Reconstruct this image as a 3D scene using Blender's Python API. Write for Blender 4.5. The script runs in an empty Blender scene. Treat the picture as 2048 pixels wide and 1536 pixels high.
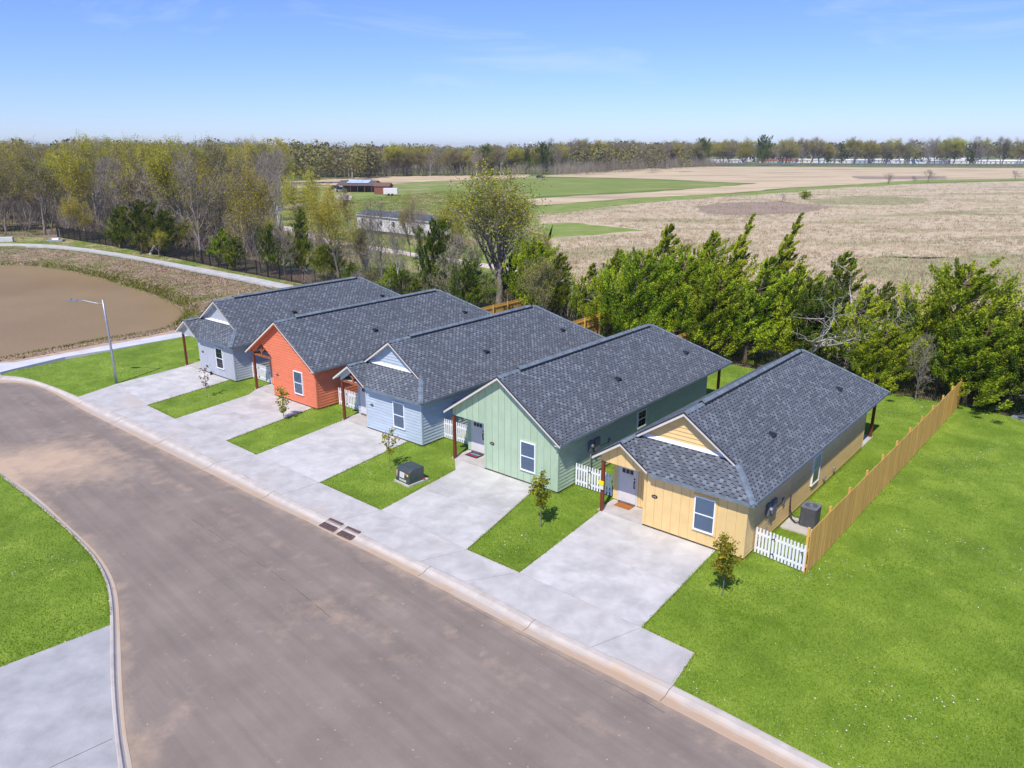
import bpy, math, random
import numpy as np
from mathutils import Vector, Matrix
from mathutils.geometry import delaunay_2d_cdt

rng = np.random.default_rng(7)
random.seed(7)
sc = bpy.context.scene
col = sc.collection

# ---------------------------------------------------------------- camera, sky, sun, exposure
F_PX, PITCH, CAM_H = 1524.3, math.radians(17.212), 15.5
cam_d = bpy.data.cameras.new('camera')
cam_d.sensor_width = 36.0
cam_d.lens = 36.0 * F_PX / 2048.0
cam_d.clip_start, cam_d.clip_end = 0.5, 20000
cam = bpy.data.objects.new('camera', cam_d)
col.objects.link(cam)
cam.location = (0, 0, CAM_H)
cam.rotation_euler = (math.pi / 2 - PITCH, 0, 0)
sc.camera = cam

SUN_TO = Vector((-0.248, -0.68, 1.0)).normalized()      # towards the sun
w = bpy.data.worlds.new('World')
sc.world = w
w.use_nodes = True
nt = w.node_tree
nt.nodes.clear()
out = nt.nodes.new('ShaderNodeOutputWorld')
bg = nt.nodes.new('ShaderNodeBackground')
sky = nt.nodes.new('ShaderNodeTexSky')
sky.sky_type = 'NISHITA'
sky.sun_disc = False
sky.sun_elevation = math.asin(SUN_TO.z)
sky.sun_rotation = math.atan2(SUN_TO.x, SUN_TO.y)
sky.altitude = 100
sky.air_density = 1.0
sky.dust_density = 0.0
sky.ozone_density = 1.5
# thin wisps of cloud over the real sky
tc = nt.nodes.new('ShaderNodeTexCoord')
mp = nt.nodes.new('ShaderNodeMapping')
mp.inputs['Scale'].default_value = (2.2, 2.2, 9.0)
nz = nt.nodes.new('ShaderNodeTexNoise')
nz.inputs['Scale'].default_value = 1.6
nz.inputs['Detail'].default_value = 9
nz.inputs['Roughness'].default_value = 0.62
nz.inputs['Distortion'].default_value = 0.6
rp = nt.nodes.new('ShaderNodeValToRGB')
rp.color_ramp.elements[0].position = 0.565
rp.color_ramp.elements[1].position = 0.85
rp.color_ramp.elements[1].color = (0.5, 0.5, 0.5, 1)
mixc = nt.nodes.new('ShaderNodeMix')
mixc.data_type = 'RGBA'
mixc.inputs['B'].default_value = (4.6, 5.2, 6.6, 1)
tint = nt.nodes.new('ShaderNodeMix')
tint.data_type = 'RGBA'
tint.blend_type = 'MULTIPLY'
tint.inputs['Factor'].default_value = 1.0
sxyz = nt.nodes.new('ShaderNodeSeparateXYZ')
hr_ = nt.nodes.new('ShaderNodeValToRGB')
hr_.color_ramp.elements[0].position = 0.0
hr_.color_ramp.elements[0].color = (0.37, 0.46, 0.76, 1)
hr_.color_ramp.elements[1].position = 0.24
hr_.color_ramp.elements[1].color = (0.385, 0.475, 0.93, 1)
L = nt.links.new
L(tc.outputs['Generated'], mp.inputs['Vector'])
L(tc.outputs['Generated'], sxyz.inputs[0])
L(sxyz.outputs['Z'], hr_.inputs['Fac'])
L(hr_.outputs['Color'], tint.inputs['B'])
L(mp.outputs[0], nz.inputs['Vector'])
L(nz.outputs['Fac'], rp.inputs['Fac'])
L(rp.outputs['Color'], mixc.inputs['Factor'])
L(sky.outputs[0], tint.inputs['A'])
L(tint.outputs['Result'], mixc.inputs['A'])
L(mixc.outputs['Result'], bg.inputs['Color'])
for e_ in hr_.color_ramp.elements: e_.color = (e_.color[0]*1.18, e_.color[1]*1.18, e_.color[2]*1.18, 1)
bg.inputs['Strength'].default_value = 0.15
L(bg.outputs[0], out.inputs['Surface'])

sun_d = bpy.data.lights.new('sun', 'SUN')
sun_d.energy = 4.4
sun_d.angle = math.radians(0.5)
sun_d.color = (1.0, 0.945, 0.86)
sun = bpy.data.objects.new('sun', sun_d)
col.objects.link(sun)
sun.rotation_euler = (-SUN_TO).to_track_quat('-Z', 'Y').to_euler()
sun.location = (0, 0, 60)

sc.view_settings.view_transform = 'Standard'
sc.view_settings.look = 'None'
sc.view_settings.gamma = 1
sc.view_settings.use_curve_mapping = False
sc.view_settings.exposure = 0.20
sc.render.engine = 'CYCLES'

# ---------------------------------------------------------------- helpers
def gp(px, py, z=0.0):
    """point of the horizontal plane z seen at photo pixel (2048 x 1536)"""
    a = (px - 1024) / F_PX
    b = -(py - 768) / F_PX
    dy = math.cos(PITCH) + b * math.sin(PITCH)
    dz = -math.sin(PITCH) + b * math.cos(PITCH)
    t = (z - CAM_H) / dz
    return (a * t, dy * t)

def height_at(x, y, py):
    """height whose top is seen at photo row py when it stands at x, y"""
    t = -(py - 768) / F_PX
    c, s = math.cos(PITCH), math.sin(PITCH)
    return CAM_H + y * (t * c - s) / (c + t * s)

def tag(o, label=None, cat=None, group=None, kind=None):
    if label: o['label'] = label
    if cat: o['category'] = cat
    if group: o['group'] = group
    if kind: o['kind'] = kind
    return o

def empty(name, loc=(0, 0, 0), rz=0.0, label=None, cat=None, group=None):
    o = bpy.data.objects.new(name, None)
    o.empty_display_size = 0.2
    col.objects.link(o)
    o.location = loc
    o.rotation_euler = (0, 0, rz)
    return tag(o, label, cat, group)

def link(name, me, parent=None, mw=None):
    o = bpy.data.objects.new(name, me)
    col.objects.link(o)
    if parent is not None: o.parent = parent
    if mw is not None: o.matrix_local = mw
    return o

def copy_tree(o, parent=None):
    c = o.copy()
    col.objects.link(c)
    if parent is not None:
        c.parent = parent
    for ch in list(o.children):
        copy_tree(ch, c)
    return c

def fast_mesh(name, verts, loops_per_face, idx, mats, attrs=None, smooth=False):
    """verts Nx3 numpy; idx flat loop indices, all faces with the same number of corners"""
    me = bpy.data.meshes.new(name)
    nv, nl = len(verts), len(idx)
    nf = nl // loops_per_face
    me.vertices.add(nv)
    me.vertices.foreach_set('co', np.asarray(verts, dtype=np.float32).ravel())
    me.loops.add(nl)
    me.loops.foreach_set('vertex_index', np.asarray(idx, dtype=np.int32).ravel())
    me.polygons.add(nf)
    me.polygons.foreach_set('loop_start', np.arange(0, nl, loops_per_face, dtype=np.int32))
    me.update(calc_edges=True)
    if smooth:
        me.polygons.foreach_set('use_smooth', np.ones(nf, dtype=bool))
    if attrs:
        for k, a in attrs.items():
            at = me.attributes.new(k, 'FLOAT', 'POINT')
            at.data.foreach_set('value', np.asarray(a, dtype=np.float32).ravel())
    for m in (mats if isinstance(mats, (list, tuple)) else [mats]):
        me.materials.append(m)
    return me

class MB:
    """collects shapes into one mesh"""
    def __init__(s):
        s.v, s.f, s.m, s.t = [], [], [], []
        s.tone = 0.5
    def add(s, vs, fs, mi=0):
        n = len(s.v)
        s.v += [tuple(v) for v in vs]
        s.t += [s.tone] * len(vs)
        s.f += [tuple(i + n for i in f) for f in fs]
        s.m += [mi] * len(fs)
        return s
    def box(s, x0, x1, y0, y1, z0, z1, mi=0):
        return s.add([(x0,y0,z0),(x1,y0,z0),(x1,y1,z0),(x0,y1,z0),(x0,y0,z1),(x1,y0,z1),(x1,y1,z1),(x0,y1,z1)],
              [(0,3,2,1),(4,5,6,7),(0,1,5,4),(1,2,6,5),(2,3,7,6),(3,0,4,7)], mi)
    def prism(s, pts, d, mi=0):
        """polygon pts (3D, planar) extruded by vector d"""
        n = len(pts)
        p2 = [tuple(a + b for a, b in zip(p, d)) for p in pts]
        return s.add(list(pts) + p2, [tuple(range(n)), tuple(range(2*n-1, n-1, -1))] +
              [(i, i+n, (i+1) % n + n, (i+1) % n) for i in range(n)], mi)
    def bar(s, a, b, w_, h_, up=(0,0,1), mi=0):
        a, b = Vector(a), Vector(b)
        d = (b - a).normalized()
        u = Vector(up)
        r = d.cross(u)
        if r.length < 1e-4: r = d.cross(Vector((1,0,0)))
        r.normalize(); u = r.cross(d).normalized()
        r = r * w_ / 2; u = u * h_ / 2
        vs = [a-r-u, a+r-u, a+r+u, a-r+u, b-r-u, b+r-u, b+r+u, b-r+u]
        return s.add(vs, [(0,1,2,3),(7,6,5,4),(0,4,5,1),(1,5,6,2),(2,6,7,3),(3,7,4,0)], mi)
    def tube(s, pts, rad, n=6, mi=0, cap=True):
        pts = [Vector(p) for p in pts]
        if not isinstance(rad, (list, tuple)): rad = [rad] * len(pts)
        base = len(s.v); vs = []
        ref = Vector((0.31, 0.2, 0.93))
        for i, p in enumerate(pts):
            d = (pts[min(i+1, len(pts)-1)] - pts[max(i-1, 0)]).normalized()
            r = d.cross(ref)
            if r.length < 1e-3: r = d.cross(Vector((1,0,0)))
            r.normalize(); u = r.cross(d)
            for k in range(n):
                a = 2*math.pi*k/n
                vs.append(p + (r*math.cos(a) + u*math.sin(a)) * rad[i])
        fs = []
        for i in range(len(pts)-1):
            for k in range(n):
                fs.append((i*n+k, i*n+(k+1) % n, (i+1)*n+(k+1) % n, (i+1)*n+k))
        if cap:
            fs.append(tuple(range(n-1, -1, -1))); fs.append(tuple((len(pts)-1)*n+k for k in range(n)))
        return s.add(vs, fs, mi)
    def cyl(s, c, r, z0, z1, n=16, mi=0, r2=None):
        r2 = r if r2 is None else r2
        vs = [(c[0]+r*math.cos(2*math.pi*k/n), c[1]+r*math.sin(2*math.pi*k/n), z0) for k in range(n)]
        vs += [(c[0]+r2*math.cos(2*math.pi*k/n), c[1]+r2*math.sin(2*math.pi*k/n), z1) for k in range(n)]
        fs = [tuple(range(n-1,-1,-1)), tuple(range(n, 2*n))] + [(k,(k+1)%n,(k+1)%n+n,k+n) for k in range(n)]
        return s.add(vs, fs, mi)
    def mesh(s, name, mats, smooth=False):
        me = bpy.data.meshes.new(name)
        me.from_pydata(s.v, [], s.f)
        mats = mats if isinstance(mats, (list, tuple)) else [mats]
        for m in mats: me.materials.append(m)
        if len(mats) > 1: me.polygons.foreach_set('material_index', s.m)
        if any(t != 0.5 for t in s.t):
            at = me.attributes.new('tone', 'FLOAT', 'POINT')
            at.data.foreach_set('value', np.array(s.t, dtype=np.float32))
        if smooth: me.polygons.foreach_set('use_smooth', [True]*len(s.f))
        me.update()
        return me
    def build(s, name, mats, parent=None, smooth=False, bevel=0.0):
        o = link(name, s.mesh(name, mats, smooth), parent)
        if bevel:
            b = o.modifiers.new('bevel', 'BEVEL'); b.width = bevel; b.segments = 2; b.limit_method = 'ANGLE'
        return o

# ---------------------------------------------------------------- materials
def newmat(name):
    m = bpy.data.materials.new(name)
    m.use_nodes = True
    n = m.node_tree
    b = n.nodes['Principled BSDF']
    return m, n, b

def N(n, typ, **kw):
    x = n.nodes.new(typ)
    for k, v in kw.items():
        if k in x.inputs: x.inputs[k].default_value = v
        else: setattr(x, k, v)
    return x

def noise_mat(name, c1, c2, scale=3.0, rough=0.85, detail=6, bump=0.0, bscale=None, p0=0.35, p1=0.65,
              c3=None, s3=0.4, t0=0.55, t1=0.75, spec=0.3, stretch=None, rnd=0.0, dist=0.0, metal=0.0, tone=0.0):
    """two colours mixed by noise, an optional third in larger patches, optional bump and per-object variation"""
    m, n, b = newmat(name)
    geo = N(n, 'ShaderNodeTexCoord')
    src = geo.outputs['Object']
    if stretch:
        mpn = N(n, 'ShaderNodeMapping'); mpn.inputs['Scale'].default_value = stretch
        n.links.new(src, mpn.inputs[0]); src = mpn.outputs[0]
    if rnd:
        oi = N(n, 'ShaderNodeObjectInfo')
        ad = N(n, 'ShaderNodeVectorMath', operation='ADD')
        n.links.new(src, ad.inputs[0])
        cv = N(n, 'ShaderNodeCombineXYZ')
        ml = N(n, 'ShaderNodeMath', operation='MULTIPLY'); ml.inputs[1].default_value = 37.0
        n.links.new(oi.outputs['Random'], ml.inputs[0])
        for k in range(3): n.links.new(ml.outputs[0], cv.inputs[k])
        n.links.new(cv.outputs[0], ad.inputs[1]); src = ad.outputs[0]
    t = N(n, 'ShaderNodeTexNoise', Scale=scale, Detail=detail, Roughness=0.6, Distortion=dist)
    n.links.new(src, t.inputs['Vector'])
    r = N(n, 'ShaderNodeValToRGB')
    r.color_ramp.elements[0].position = p0; r.color_ramp.elements[0].color = (*c1, 1)
    r.color_ramp.elements[1].position = p1; r.color_ramp.elements[1].color = (*c2, 1)
    n.links.new(t.outputs['Fac'], r.inputs[0])
    cout = r.outputs[0]
    if c3:
        t3 = N(n, 'ShaderNodeTexNoise', Scale=s3, Detail=5, Roughness=0.6)
        n.links.new(src, t3.inputs['Vector'])
        r3 = N(n, 'ShaderNodeMapRange'); r3.inputs['From Min'].default_value = t0; r3.inputs['From Max'].default_value = t1
        n.links.new(t3.outputs['Fac'], r3.inputs['Value'])
        mx = N(n, 'ShaderNodeMix', data_type='RGBA')
        n.links.new(r3.outputs[0], mx.inputs['Factor'])
        n.links.new(cout, mx.inputs['A']); mx.inputs['B'].default_value = (*c3, 1)
        cout = mx.outputs['Result']
    if rnd or tone:
        hs = N(n, 'ShaderNodeHueSaturation')
        mr = N(n, 'ShaderNodeMapRange')
        amt = rnd or tone
        mr.inputs['To Min'].default_value = 1 - amt; mr.inputs['To Max'].default_value = 1 + amt
        if tone:
            at = N(n, 'ShaderNodeAttribute', attribute_name='tone')
            n.links.new(at.outputs['Fac'], mr.inputs['Value'])
        else:
            n.links.new(oi.outputs['Random'], mr.inputs['Value'])
        n.links.new(mr.outputs[0], hs.inputs['Value'])
        n.links.new(cout, hs.inputs['Color']); cout = hs.outputs[0]
    n.links.new(cout, b.inputs['Base Color'])
    b.inputs['Roughness'].default_value = rough
    b.inputs['Metallic'].default_value = metal
    b.inputs['Specular IOR Level'].default_value = spec
    if bump:
        tb = N(n, 'ShaderNodeTexNoise', Scale=bscale or scale*4, Detail=5)
        n.links.new(src, tb.inputs['Vector'])
        bm_ = N(n, 'ShaderNodeBump', Distance=0.05, Strength=bump)
        n.links.new(tb.outputs['Fac'], bm_.inputs['Height'])
        n.links.new(bm_.outputs[0], b.inputs['Normal'])
    return m

def paint(name, c, rough=0.55, var=0.06, rnd=0.03):
    c2 = tuple(min(1, x*(1+var)) for x in c); c1 = tuple(x*(1-var) for x in c)
    return noise_mat(name, c1, c2, scale=1.3, rough=rough, bump=0.05, bscale=30, rnd=rnd)

def leaf_mat(name, ca, cb, rough=0.6, trans=0.25):
    """foliage: 'tone' attribute picks between two leaf colours"""
    m, n, b = newmat(name)
    at = N(n, 'ShaderNodeAttribute', attribute_name='tone')
    r = N(n, 'ShaderNodeValToRGB')
    r.color_ramp.elements[0].color = (*ca, 1); r.color_ramp.elements[1].color = (*cb, 1)
    n.links.new(at.outputs['Fac'], r.inputs[0])
    oi = N(n, 'ShaderNodeObjectInfo')
    mr = N(n, 'ShaderNodeMapRange'); mr.inputs['To Min'].default_value = 0.82; mr.inputs['To Max'].default_value = 1.18
    n.links.new(oi.outputs['Random'], mr.inputs['Value'])
    hs = N(n, 'ShaderNodeHueSaturation')
    mh = N(n, 'ShaderNodeMapRange'); mh.inputs['To Min'].default_value = 0.485; mh.inputs['To Max'].default_value = 0.515
    fr = N(n, 'ShaderNodeMath', operation='FRACT'); m7 = N(n, 'ShaderNodeMath', operation='MULTIPLY'); m7.inputs[1].default_value = 7.3
    n.links.new(oi.outputs['Random'], m7.inputs[0]); n.links.new(m7.outputs[0], fr.inputs[0]); n.links.new(fr.outputs[0], mh.inputs['Value'])
    n.links.new(mh.outputs[0], hs.inputs['Hue'])
    n.links.new(mr.outputs[0], hs.inputs['Value'])
    n.links.new(r.outputs[0], hs.inputs['Color'])
    n.links.new(hs.outputs[0], b.inputs['Base Color'])
    b.inputs['Roughness'].default_value = rough
    b.inputs['Specular IOR Level'].default_value = 0.15
    tr = N(n, 'ShaderNodeBsdfTranslucent')
    n.links.new(hs.outputs[0], tr.inputs['Color'])
    mx = N(n, 'ShaderNodeMixShader'); mx.inputs[0].default_value = trans
    n.links.new(b.outputs[0], mx.inputs[1]); n.links.new(tr.outputs[0], mx.inputs[2])
    n.links.new(mx.outputs[0], n.nodes['Material Output'].inputs['Surface'])
    return m

def plain(name, c, rough=0.5, metal=0.0, spec=0.4):
    m, n, b = newmat(name)
    b.inputs['Base Color'].default_value = (*c, 1)
    b.inputs['Roughness'].default_value = rough
    b.inputs['Metallic'].default_value = metal
    b.inputs['Specular IOR Level'].default_value = spec
    return m

M = {}
M['yellow'] = paint('yellow_paint', (0.76, 0.54, 0.24))
M['green'] = paint('green_paint', (0.41, 0.525, 0.365))
M['blue'] = paint('blue_paint', (0.43, 0.50, 0.555))
M['orange'] = paint('orange_paint', (0.71, 0.20, 0.10))
M['grey'] = paint('grey_paint', (0.44, 0.46, 0.50))
M['trim'] = paint('cream_trim', (0.66, 0.61, 0.55))
M['white'] = paint('white_paint', (0.82, 0.82, 0.84), rnd=0.04)
M['vinyl'] = plain('white_vinyl', (0.84, 0.84, 0.86), 0.35)
M['door'] = paint('door_paint', (0.66, 0.635, 0.62), 0.4)
M['black'] = plain('black_metal', (0.02, 0.02, 0.022), 0.45)
M['soffit'] = paint('soffit', (0.6, 0.58, 0.55))
M['foundation'] = noise_mat('foundation', (0.10, 0.07, 0.05), (0.2, 0.16, 0.13), 5)
M['post'] = noise_mat('stained_post', (0.13, 0.030, 0.014), (0.21, 0.055, 0.025), 2, 0.5, stretch=(6, 6, 0.6), rnd=0.1)
M['beam'] = noise_mat('stained_beam', (0.22, 0.075, 0.03), (0.33, 0.13, 0.06), 3, 0.6, stretch=(1, 5, 5), rnd=0.1)
M['fence'] = noise_mat('cedar_fence', (0.56, 0.31, 0.07), (0.72, 0.43, 0.12), 2.5, 0.8, stretch=(5, 5, 0.6), bump=0.1, rnd=0.13)
M['galv'] = noise_mat('galvanised', (0.33, 0.35, 0.38), (0.45, 0.47, 0.5), 4, 0.45, metal=0.5)
M['meter'] = noise_mat('meter_grey', (0.13, 0.14, 0.16), (0.18, 0.19, 0.21), 4, 0.5)
M['shingle_deck'] = noise_mat('shingle_deck', (0.11, 0.12, 0.137), (0.17, 0.186, 0.203), 5.5, 0.95, bump=0.3, bscale=60, detail=3, p0=0.42, p1=0.58)
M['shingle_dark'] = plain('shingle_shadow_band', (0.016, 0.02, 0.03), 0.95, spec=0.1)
M['cap'] = noise_mat('ridge_shingle', (0.13, 0.165, 0.195), (0.19, 0.23, 0.26), 3, 0.95, bump=0.2, bscale=60, rnd=0.12)
M['cap_attr'] = noise_mat('ridge_shingle_row', (0.13, 0.165, 0.195), (0.19, 0.23, 0.26), 3, 0.95, bump=0.2, bscale=60, tone=0.15)

def shingle_mat(name, use_obj):
    m, n, b = newmat(name)
    if use_obj:
        oi = N(n, 'ShaderNodeObjectInfo'); src = oi.outputs['Random']
    else:
        at = N(n, 'ShaderNodeAttribute', attribute_name='tone'); src = at.outputs['Fac']
    r = N(n, 'ShaderNodeValToRGB')
    e = r.color_ramp.elements
    e[0].position = 0; e[0].color = (0.090, 0.100, 0.117, 1)
    e[1].position = 1; e[1].color = (0.195, 0.222, 0.236, 1)
    x = e.new(0.45); x.color = (0.112, 0.128, 0.148, 1)
    x = e.new(0.75); x.color = (0.142, 0.163, 0.181, 1)
    n.links.new(src, r.inputs[0])
    g = N(n, 'ShaderNodeNewGeometry')
    t = N(n, 'ShaderNodeTexNoise', Scale=70.0, Detail=2)
    n.links.new(g.outputs['Position'], t.inputs['Vector'])
    t2 = N(n, 'ShaderNodeTexNoise', Scale=0.35, Detail=3)
    n.links.new(g.outputs['Position'], t2.inputs['Vector'])
    ad = N(n, 'ShaderNodeMath', operation='ADD')
    n.links.new(t.outputs['Fac'], ad.inputs[0]); n.links.new(t2.outputs['Fac'], ad.inputs[1])
    mr = N(n, 'ShaderNodeMapRange'); mr.inputs['From Max'].default_value = 2; mr.inputs['To Min'].default_value = 0.55; mr.inputs['To Max'].default_value = 1.45
    n.links.new(ad.outputs[0], mr.inputs['Value'])
    hs = N(n, 'ShaderNodeHueSaturation')
    n.links.new(mr.outputs[0], hs.inputs['Value']); n.links.new(r.outputs[0], hs.inputs['Color'])
    n.links.new(hs.outputs[0], b.inputs['Base Color'])
    b.inputs['Roughness'].default_value = 0.95
    b.inputs['Specular IOR Level'].default_value = 0.2
    return m
M['shingle_obj'] = shingle_mat('shingle_piece', True)
M['shingle_attr'] = shingle_mat('shingle_rows', False)

def glass_mat():
    m, n, b = newmat('window_glass')
    n.nodes.remove(b)
    tr = N(n, 'ShaderNodeBsdfTransparent'); tr.inputs[0].default_value = (0.90, 0.97, 0.97, 1)
    gl = N(n, 'ShaderNodeBsdfGlossy'); gl.inputs['Roughness'].default_value = 0.02
    fr = N(n, 'ShaderNodeFresnel'); fr.inputs['IOR'].default_value = 1.6
    mx = N(n, 'ShaderNodeMixShader')
    n.links.new(fr.outputs[0], mx.inputs[0]); n.links.new(tr.outputs[0], mx.inputs[1]); n.links.new(gl.outputs[0], mx.inputs[2])
    n.links.new(mx.outputs[0], n.nodes['Material Output'].inputs['Surface'])
    return m
M['glass'] = glass_mat()
M['blind'] = plain('blind_slats', (0.80, 0.86, 0.84), 0.6)
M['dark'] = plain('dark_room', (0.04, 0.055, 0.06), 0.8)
M['bronze'] = plain('bronze_plaque', (0.05, 0.03, 0.02), 0.4, 0.4)
M['number'] = plain('plaque_digits', (0.5, 0.45, 0.35), 0.4)
M['concrete'] = noise_mat('concrete', (0.455, 0.44, 0.41), (0.59, 0.57, 0.53), 1.1, 0.85, detail=12, bump=0.15, bscale=25, dist=.4, rnd=.035,
                          c3=(0.33, 0.325, 0.31), s3=0.45, t0=0.50, t1=0.80)
M['sidewalk'] = noise_mat('sidewalk_concrete', (0.42, 0.405, 0.375), (0.55, 0.53, 0.49), 1.2, 0.85, detail=12, dist=.4, bump=0.15, bscale=25,
                          c3=(0.50, 0.43, 0.36), s3=0.22, t0=0.50, t1=0.72)
M['porch'] = noise_mat('porch_concrete', (0.42, 0.38, 0.34), (0.52, 0.49, 0.46), 1.5, 0.8)
M['path'] = noise_mat('path_concrete', (0.42, 0.41, 0.38), (0.55, 0.54, 0.52), 0.7, 0.9)
M['path_new'] = noise_mat('near_path_concrete', (0.52, 0.53, 0.54), (0.62, 0.62, 0.62), 0.7, 0.9, c3=(0.5, 0.38, 0.30), s3=0.25, t0=0.55, t1=0.65)
M['gravel'] = noise_mat('gravel_track', (0.50, 0.40, 0.32), (0.72, 0.62, 0.52), 1.2, 0.95, c3=(0.25, 0.27, 0.10), s3=0.6, t0=0.6, t1=0.7)
M['lawn'] = noise_mat('lawn_soil_green', (0.14, 0.235, 0.016), (0.245, 0.34, 0.04), 0.6, 0.95, detail=12, bump=0.6, bscale=18, dist=.8,
                      c3=(0.115, 0.195, 0.016), s3=0.35, t0=0.45, t1=0.68)
M['blade'] = leaf_mat('grass_blade', (0.125, 0.215, 0.012), (0.38, 0.475, 0.06), trans=0.3)
M['dry_blade'] = leaf_mat('dry_grass_blade', (0.38, 0.315, 0.175), (0.70, 0.585, 0.37), trans=0.3)
M['hay_blade'] = leaf_mat('hay_blade', (0.24, 0.17, 0.11), (0.52, 0.40, 0.27), trans=0.2)
M['rim_blade'] = leaf_mat('bank_grass_blade', (0.10, 0.115, 0.015), (0.27, 0.27, 0.06), trans=0.3)
M['ground'] = noise_mat('wild_ground', (0.13, 0.155, 0.035), (0.27, 0.24, 0.11), 0.10, 0.98, detail=10,
                        c3=(0.10, 0.19, 0.025), s3=0.03, t0=0.45, t1=0.62, bump=0.3, bscale=3)
M['litter'] = noise_mat('leaf_litter', (0.15, 0.10, 0.065), (0.30, 0.215, 0.15), 0.7, 0.98, detail=9, c3=(0.09, 0.13, 0.025), s3=0.25, t0=0.5, t1=0.6, bump=0.5, bscale=6)
M['meadow'] = noise_mat('meadow', (0.15, 0.23, 0.03), (0.29, 0.30, 0.09), 0.12, 0.98, detail=10, c3=(0.38, 0.29, 0.16), s3=0.05, t0=0.50, t1=0.64)
M['green_field'] = noise_mat('green_field', (0.16, 0.225, 0.035), (0.235, 0.28, 0.06), 0.08, 0.98, detail=11, stretch=(1, 3, 1), c3=(0.36, 0.33, 0.13), s3=0.03, t0=0.55, t1=0.68)
M['green_strip'] = noise_mat('green_strip', (0.16, 0.24, 0.03), (0.27, 0.31, 0.08), 0.2, 0.98, detail=9, c3=(0.36, 0.30, 0.17), s3=0.07, t0=0.6, t1=0.7)
M['dry_field'] = noise_mat('dry_field', (0.44, 0.355, 0.22), (0.62, 0.51, 0.335), 0.5, 0.98, detail=12, bump=0.5, bscale=2.5,
                           c3=(0.26, 0.26, 0.10), s3=0.03, t0=0.50, t1=0.66, stretch=(1, 2.2, 1))
M['far_dry'] = noise_mat('far_dry_field', (0.50, 0.385, 0.22), (0.64, 0.52, 0.32), 0.09, 0.98, detail=12, c3=(0.37, 0.28, 0.17), s3=0.02, t0=0.5, t1=0.64, stretch=(0.7, 3, 1))
M['bank'] = noise_mat('pond_bank', (0.20, 0.15, 0.09), (0.36, 0.27, 0.18), 0.9, 0.98, detail=12, bump=0.8, bscale=5,
                      c3=(0.16, 0.165, 0.05), s3=0.3, t0=0.44, t1=0.62)
M['dirt'] = noise_mat('dirt', (0.36, 0.25, 0.16), (0.52, 0.39, 0.26), 2.0, 0.95, bump=0.3)
M['bark'] = noise_mat('bark', (0.15, 0.125, 0.10), (0.30, 0.26, 0.215), 3, 0.9, stretch=(3, 3, 0.8), bump=0.3, rnd=0.2)
M['pale_bark'] = noise_mat('pale_bark', (0.34, 0.31, 0.27), (0.56, 0.53, 0.48), 3, 0.9, stretch=(3, 3, 0.8), rnd=0.15)
M['cedar_bark'] = noise_mat('cedar_bark', (0.13, 0.085, 0.055), (0.26, 0.19, 0.14), 3, 0.9, stretch=(3, 3, 0.8), rnd=0.2)
M['cedar'] = leaf_mat('cedar_foliage', (0.085, 0.15, 0.008), (0.52, 0.59, 0.03), trans=0.25)
M['cedar_dark'] = leaf_mat('dark_cedar_foliage', (0.04, 0.08, 0.010), (0.23, 0.29, 0.022), trans=0.2)
M['bud'] = leaf_mat('spring_buds', (0.26, 0.245, 0.022), (0.60, 0.54, 0.045), trans=0.35)
M['bud_dull'] = leaf_mat('dull_spring_buds', (0.20, 0.175, 0.045), (0.40, 0.35, 0.08), trans=0.35)
M['twig'] = leaf_mat('bare_twigs', (0.19, 0.155, 0.12), (0.36, 0.31, 0.25), trans=0.1)
M['pine'] = leaf_mat('pine_foliage', (0.02, 0.045, 0.016), (0.05, 0.09, 0.025), trans=0.15)
M['far_leaf'] = leaf_mat('far_wood_foliage', (0.13, 0.11, 0.075), (0.25, 0.24, 0.06), trans=0.2)
M['sap_green'] = leaf_mat('sapling_green', (0.07, 0.11, 0.01), (0.40, 0.36, 0.03), trans=0.3)
M['sap_red'] = leaf_mat('sapling_bronze', (0.14, 0.055, 0.03), (0.26, 0.17, 0.10), trans=0.3)

def water_mat():
    m, n, b = newmat('muddy_water')
    g = N(n, 'ShaderNodeTexCoord')
    t = N(n, 'ShaderNodeTexNoise', Scale=0.06, Detail=4)
    n.links.new(g.outputs['Object'], t.inputs['Vector'])
    r = N(n, 'ShaderNodeValToRGB')
    r.color_ramp.elements[0].position = 0.35; r.color_ramp.elements[0].color = (0.275, 0.185, 0.085, 1)
    r.color_ramp.elements[1].position = 0.7; r.color_ramp.elements[1].color = (0.325, 0.235, 0.118, 1)
    n.links.new(t.outputs['Fac'], r.inputs[0]); n.links.new(r.outputs[0], b.inputs['Base Color'])
    b.inputs['Roughness'].default_value = 0.3
    b.inputs['IOR'].default_value = 1.33
    b.inputs['Specular IOR Level'].default_value = 0.12
    mpn = N(n, 'ShaderNodeMapping'); mpn.inputs['Scale'].default_value = (1.2, 3.0, 1)
    n.links.new(g.outputs['Object'], mpn.inputs[0])
    w1 = N(n, 'ShaderNodeTexNoise', Scale=2.2, Detail=4)
    n.links.new(mpn.outputs[0], w1.inputs['Vector'])
    bp = N(n, 'ShaderNodeBump', Strength=0.6, Distance=0.08)
    n.links.new(w1.outputs['Fac'], bp.inputs['Height']); n.links.new(bp.outputs[0], b.inputs['Normal'])
    return m
M['water'] = water_mat()

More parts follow.
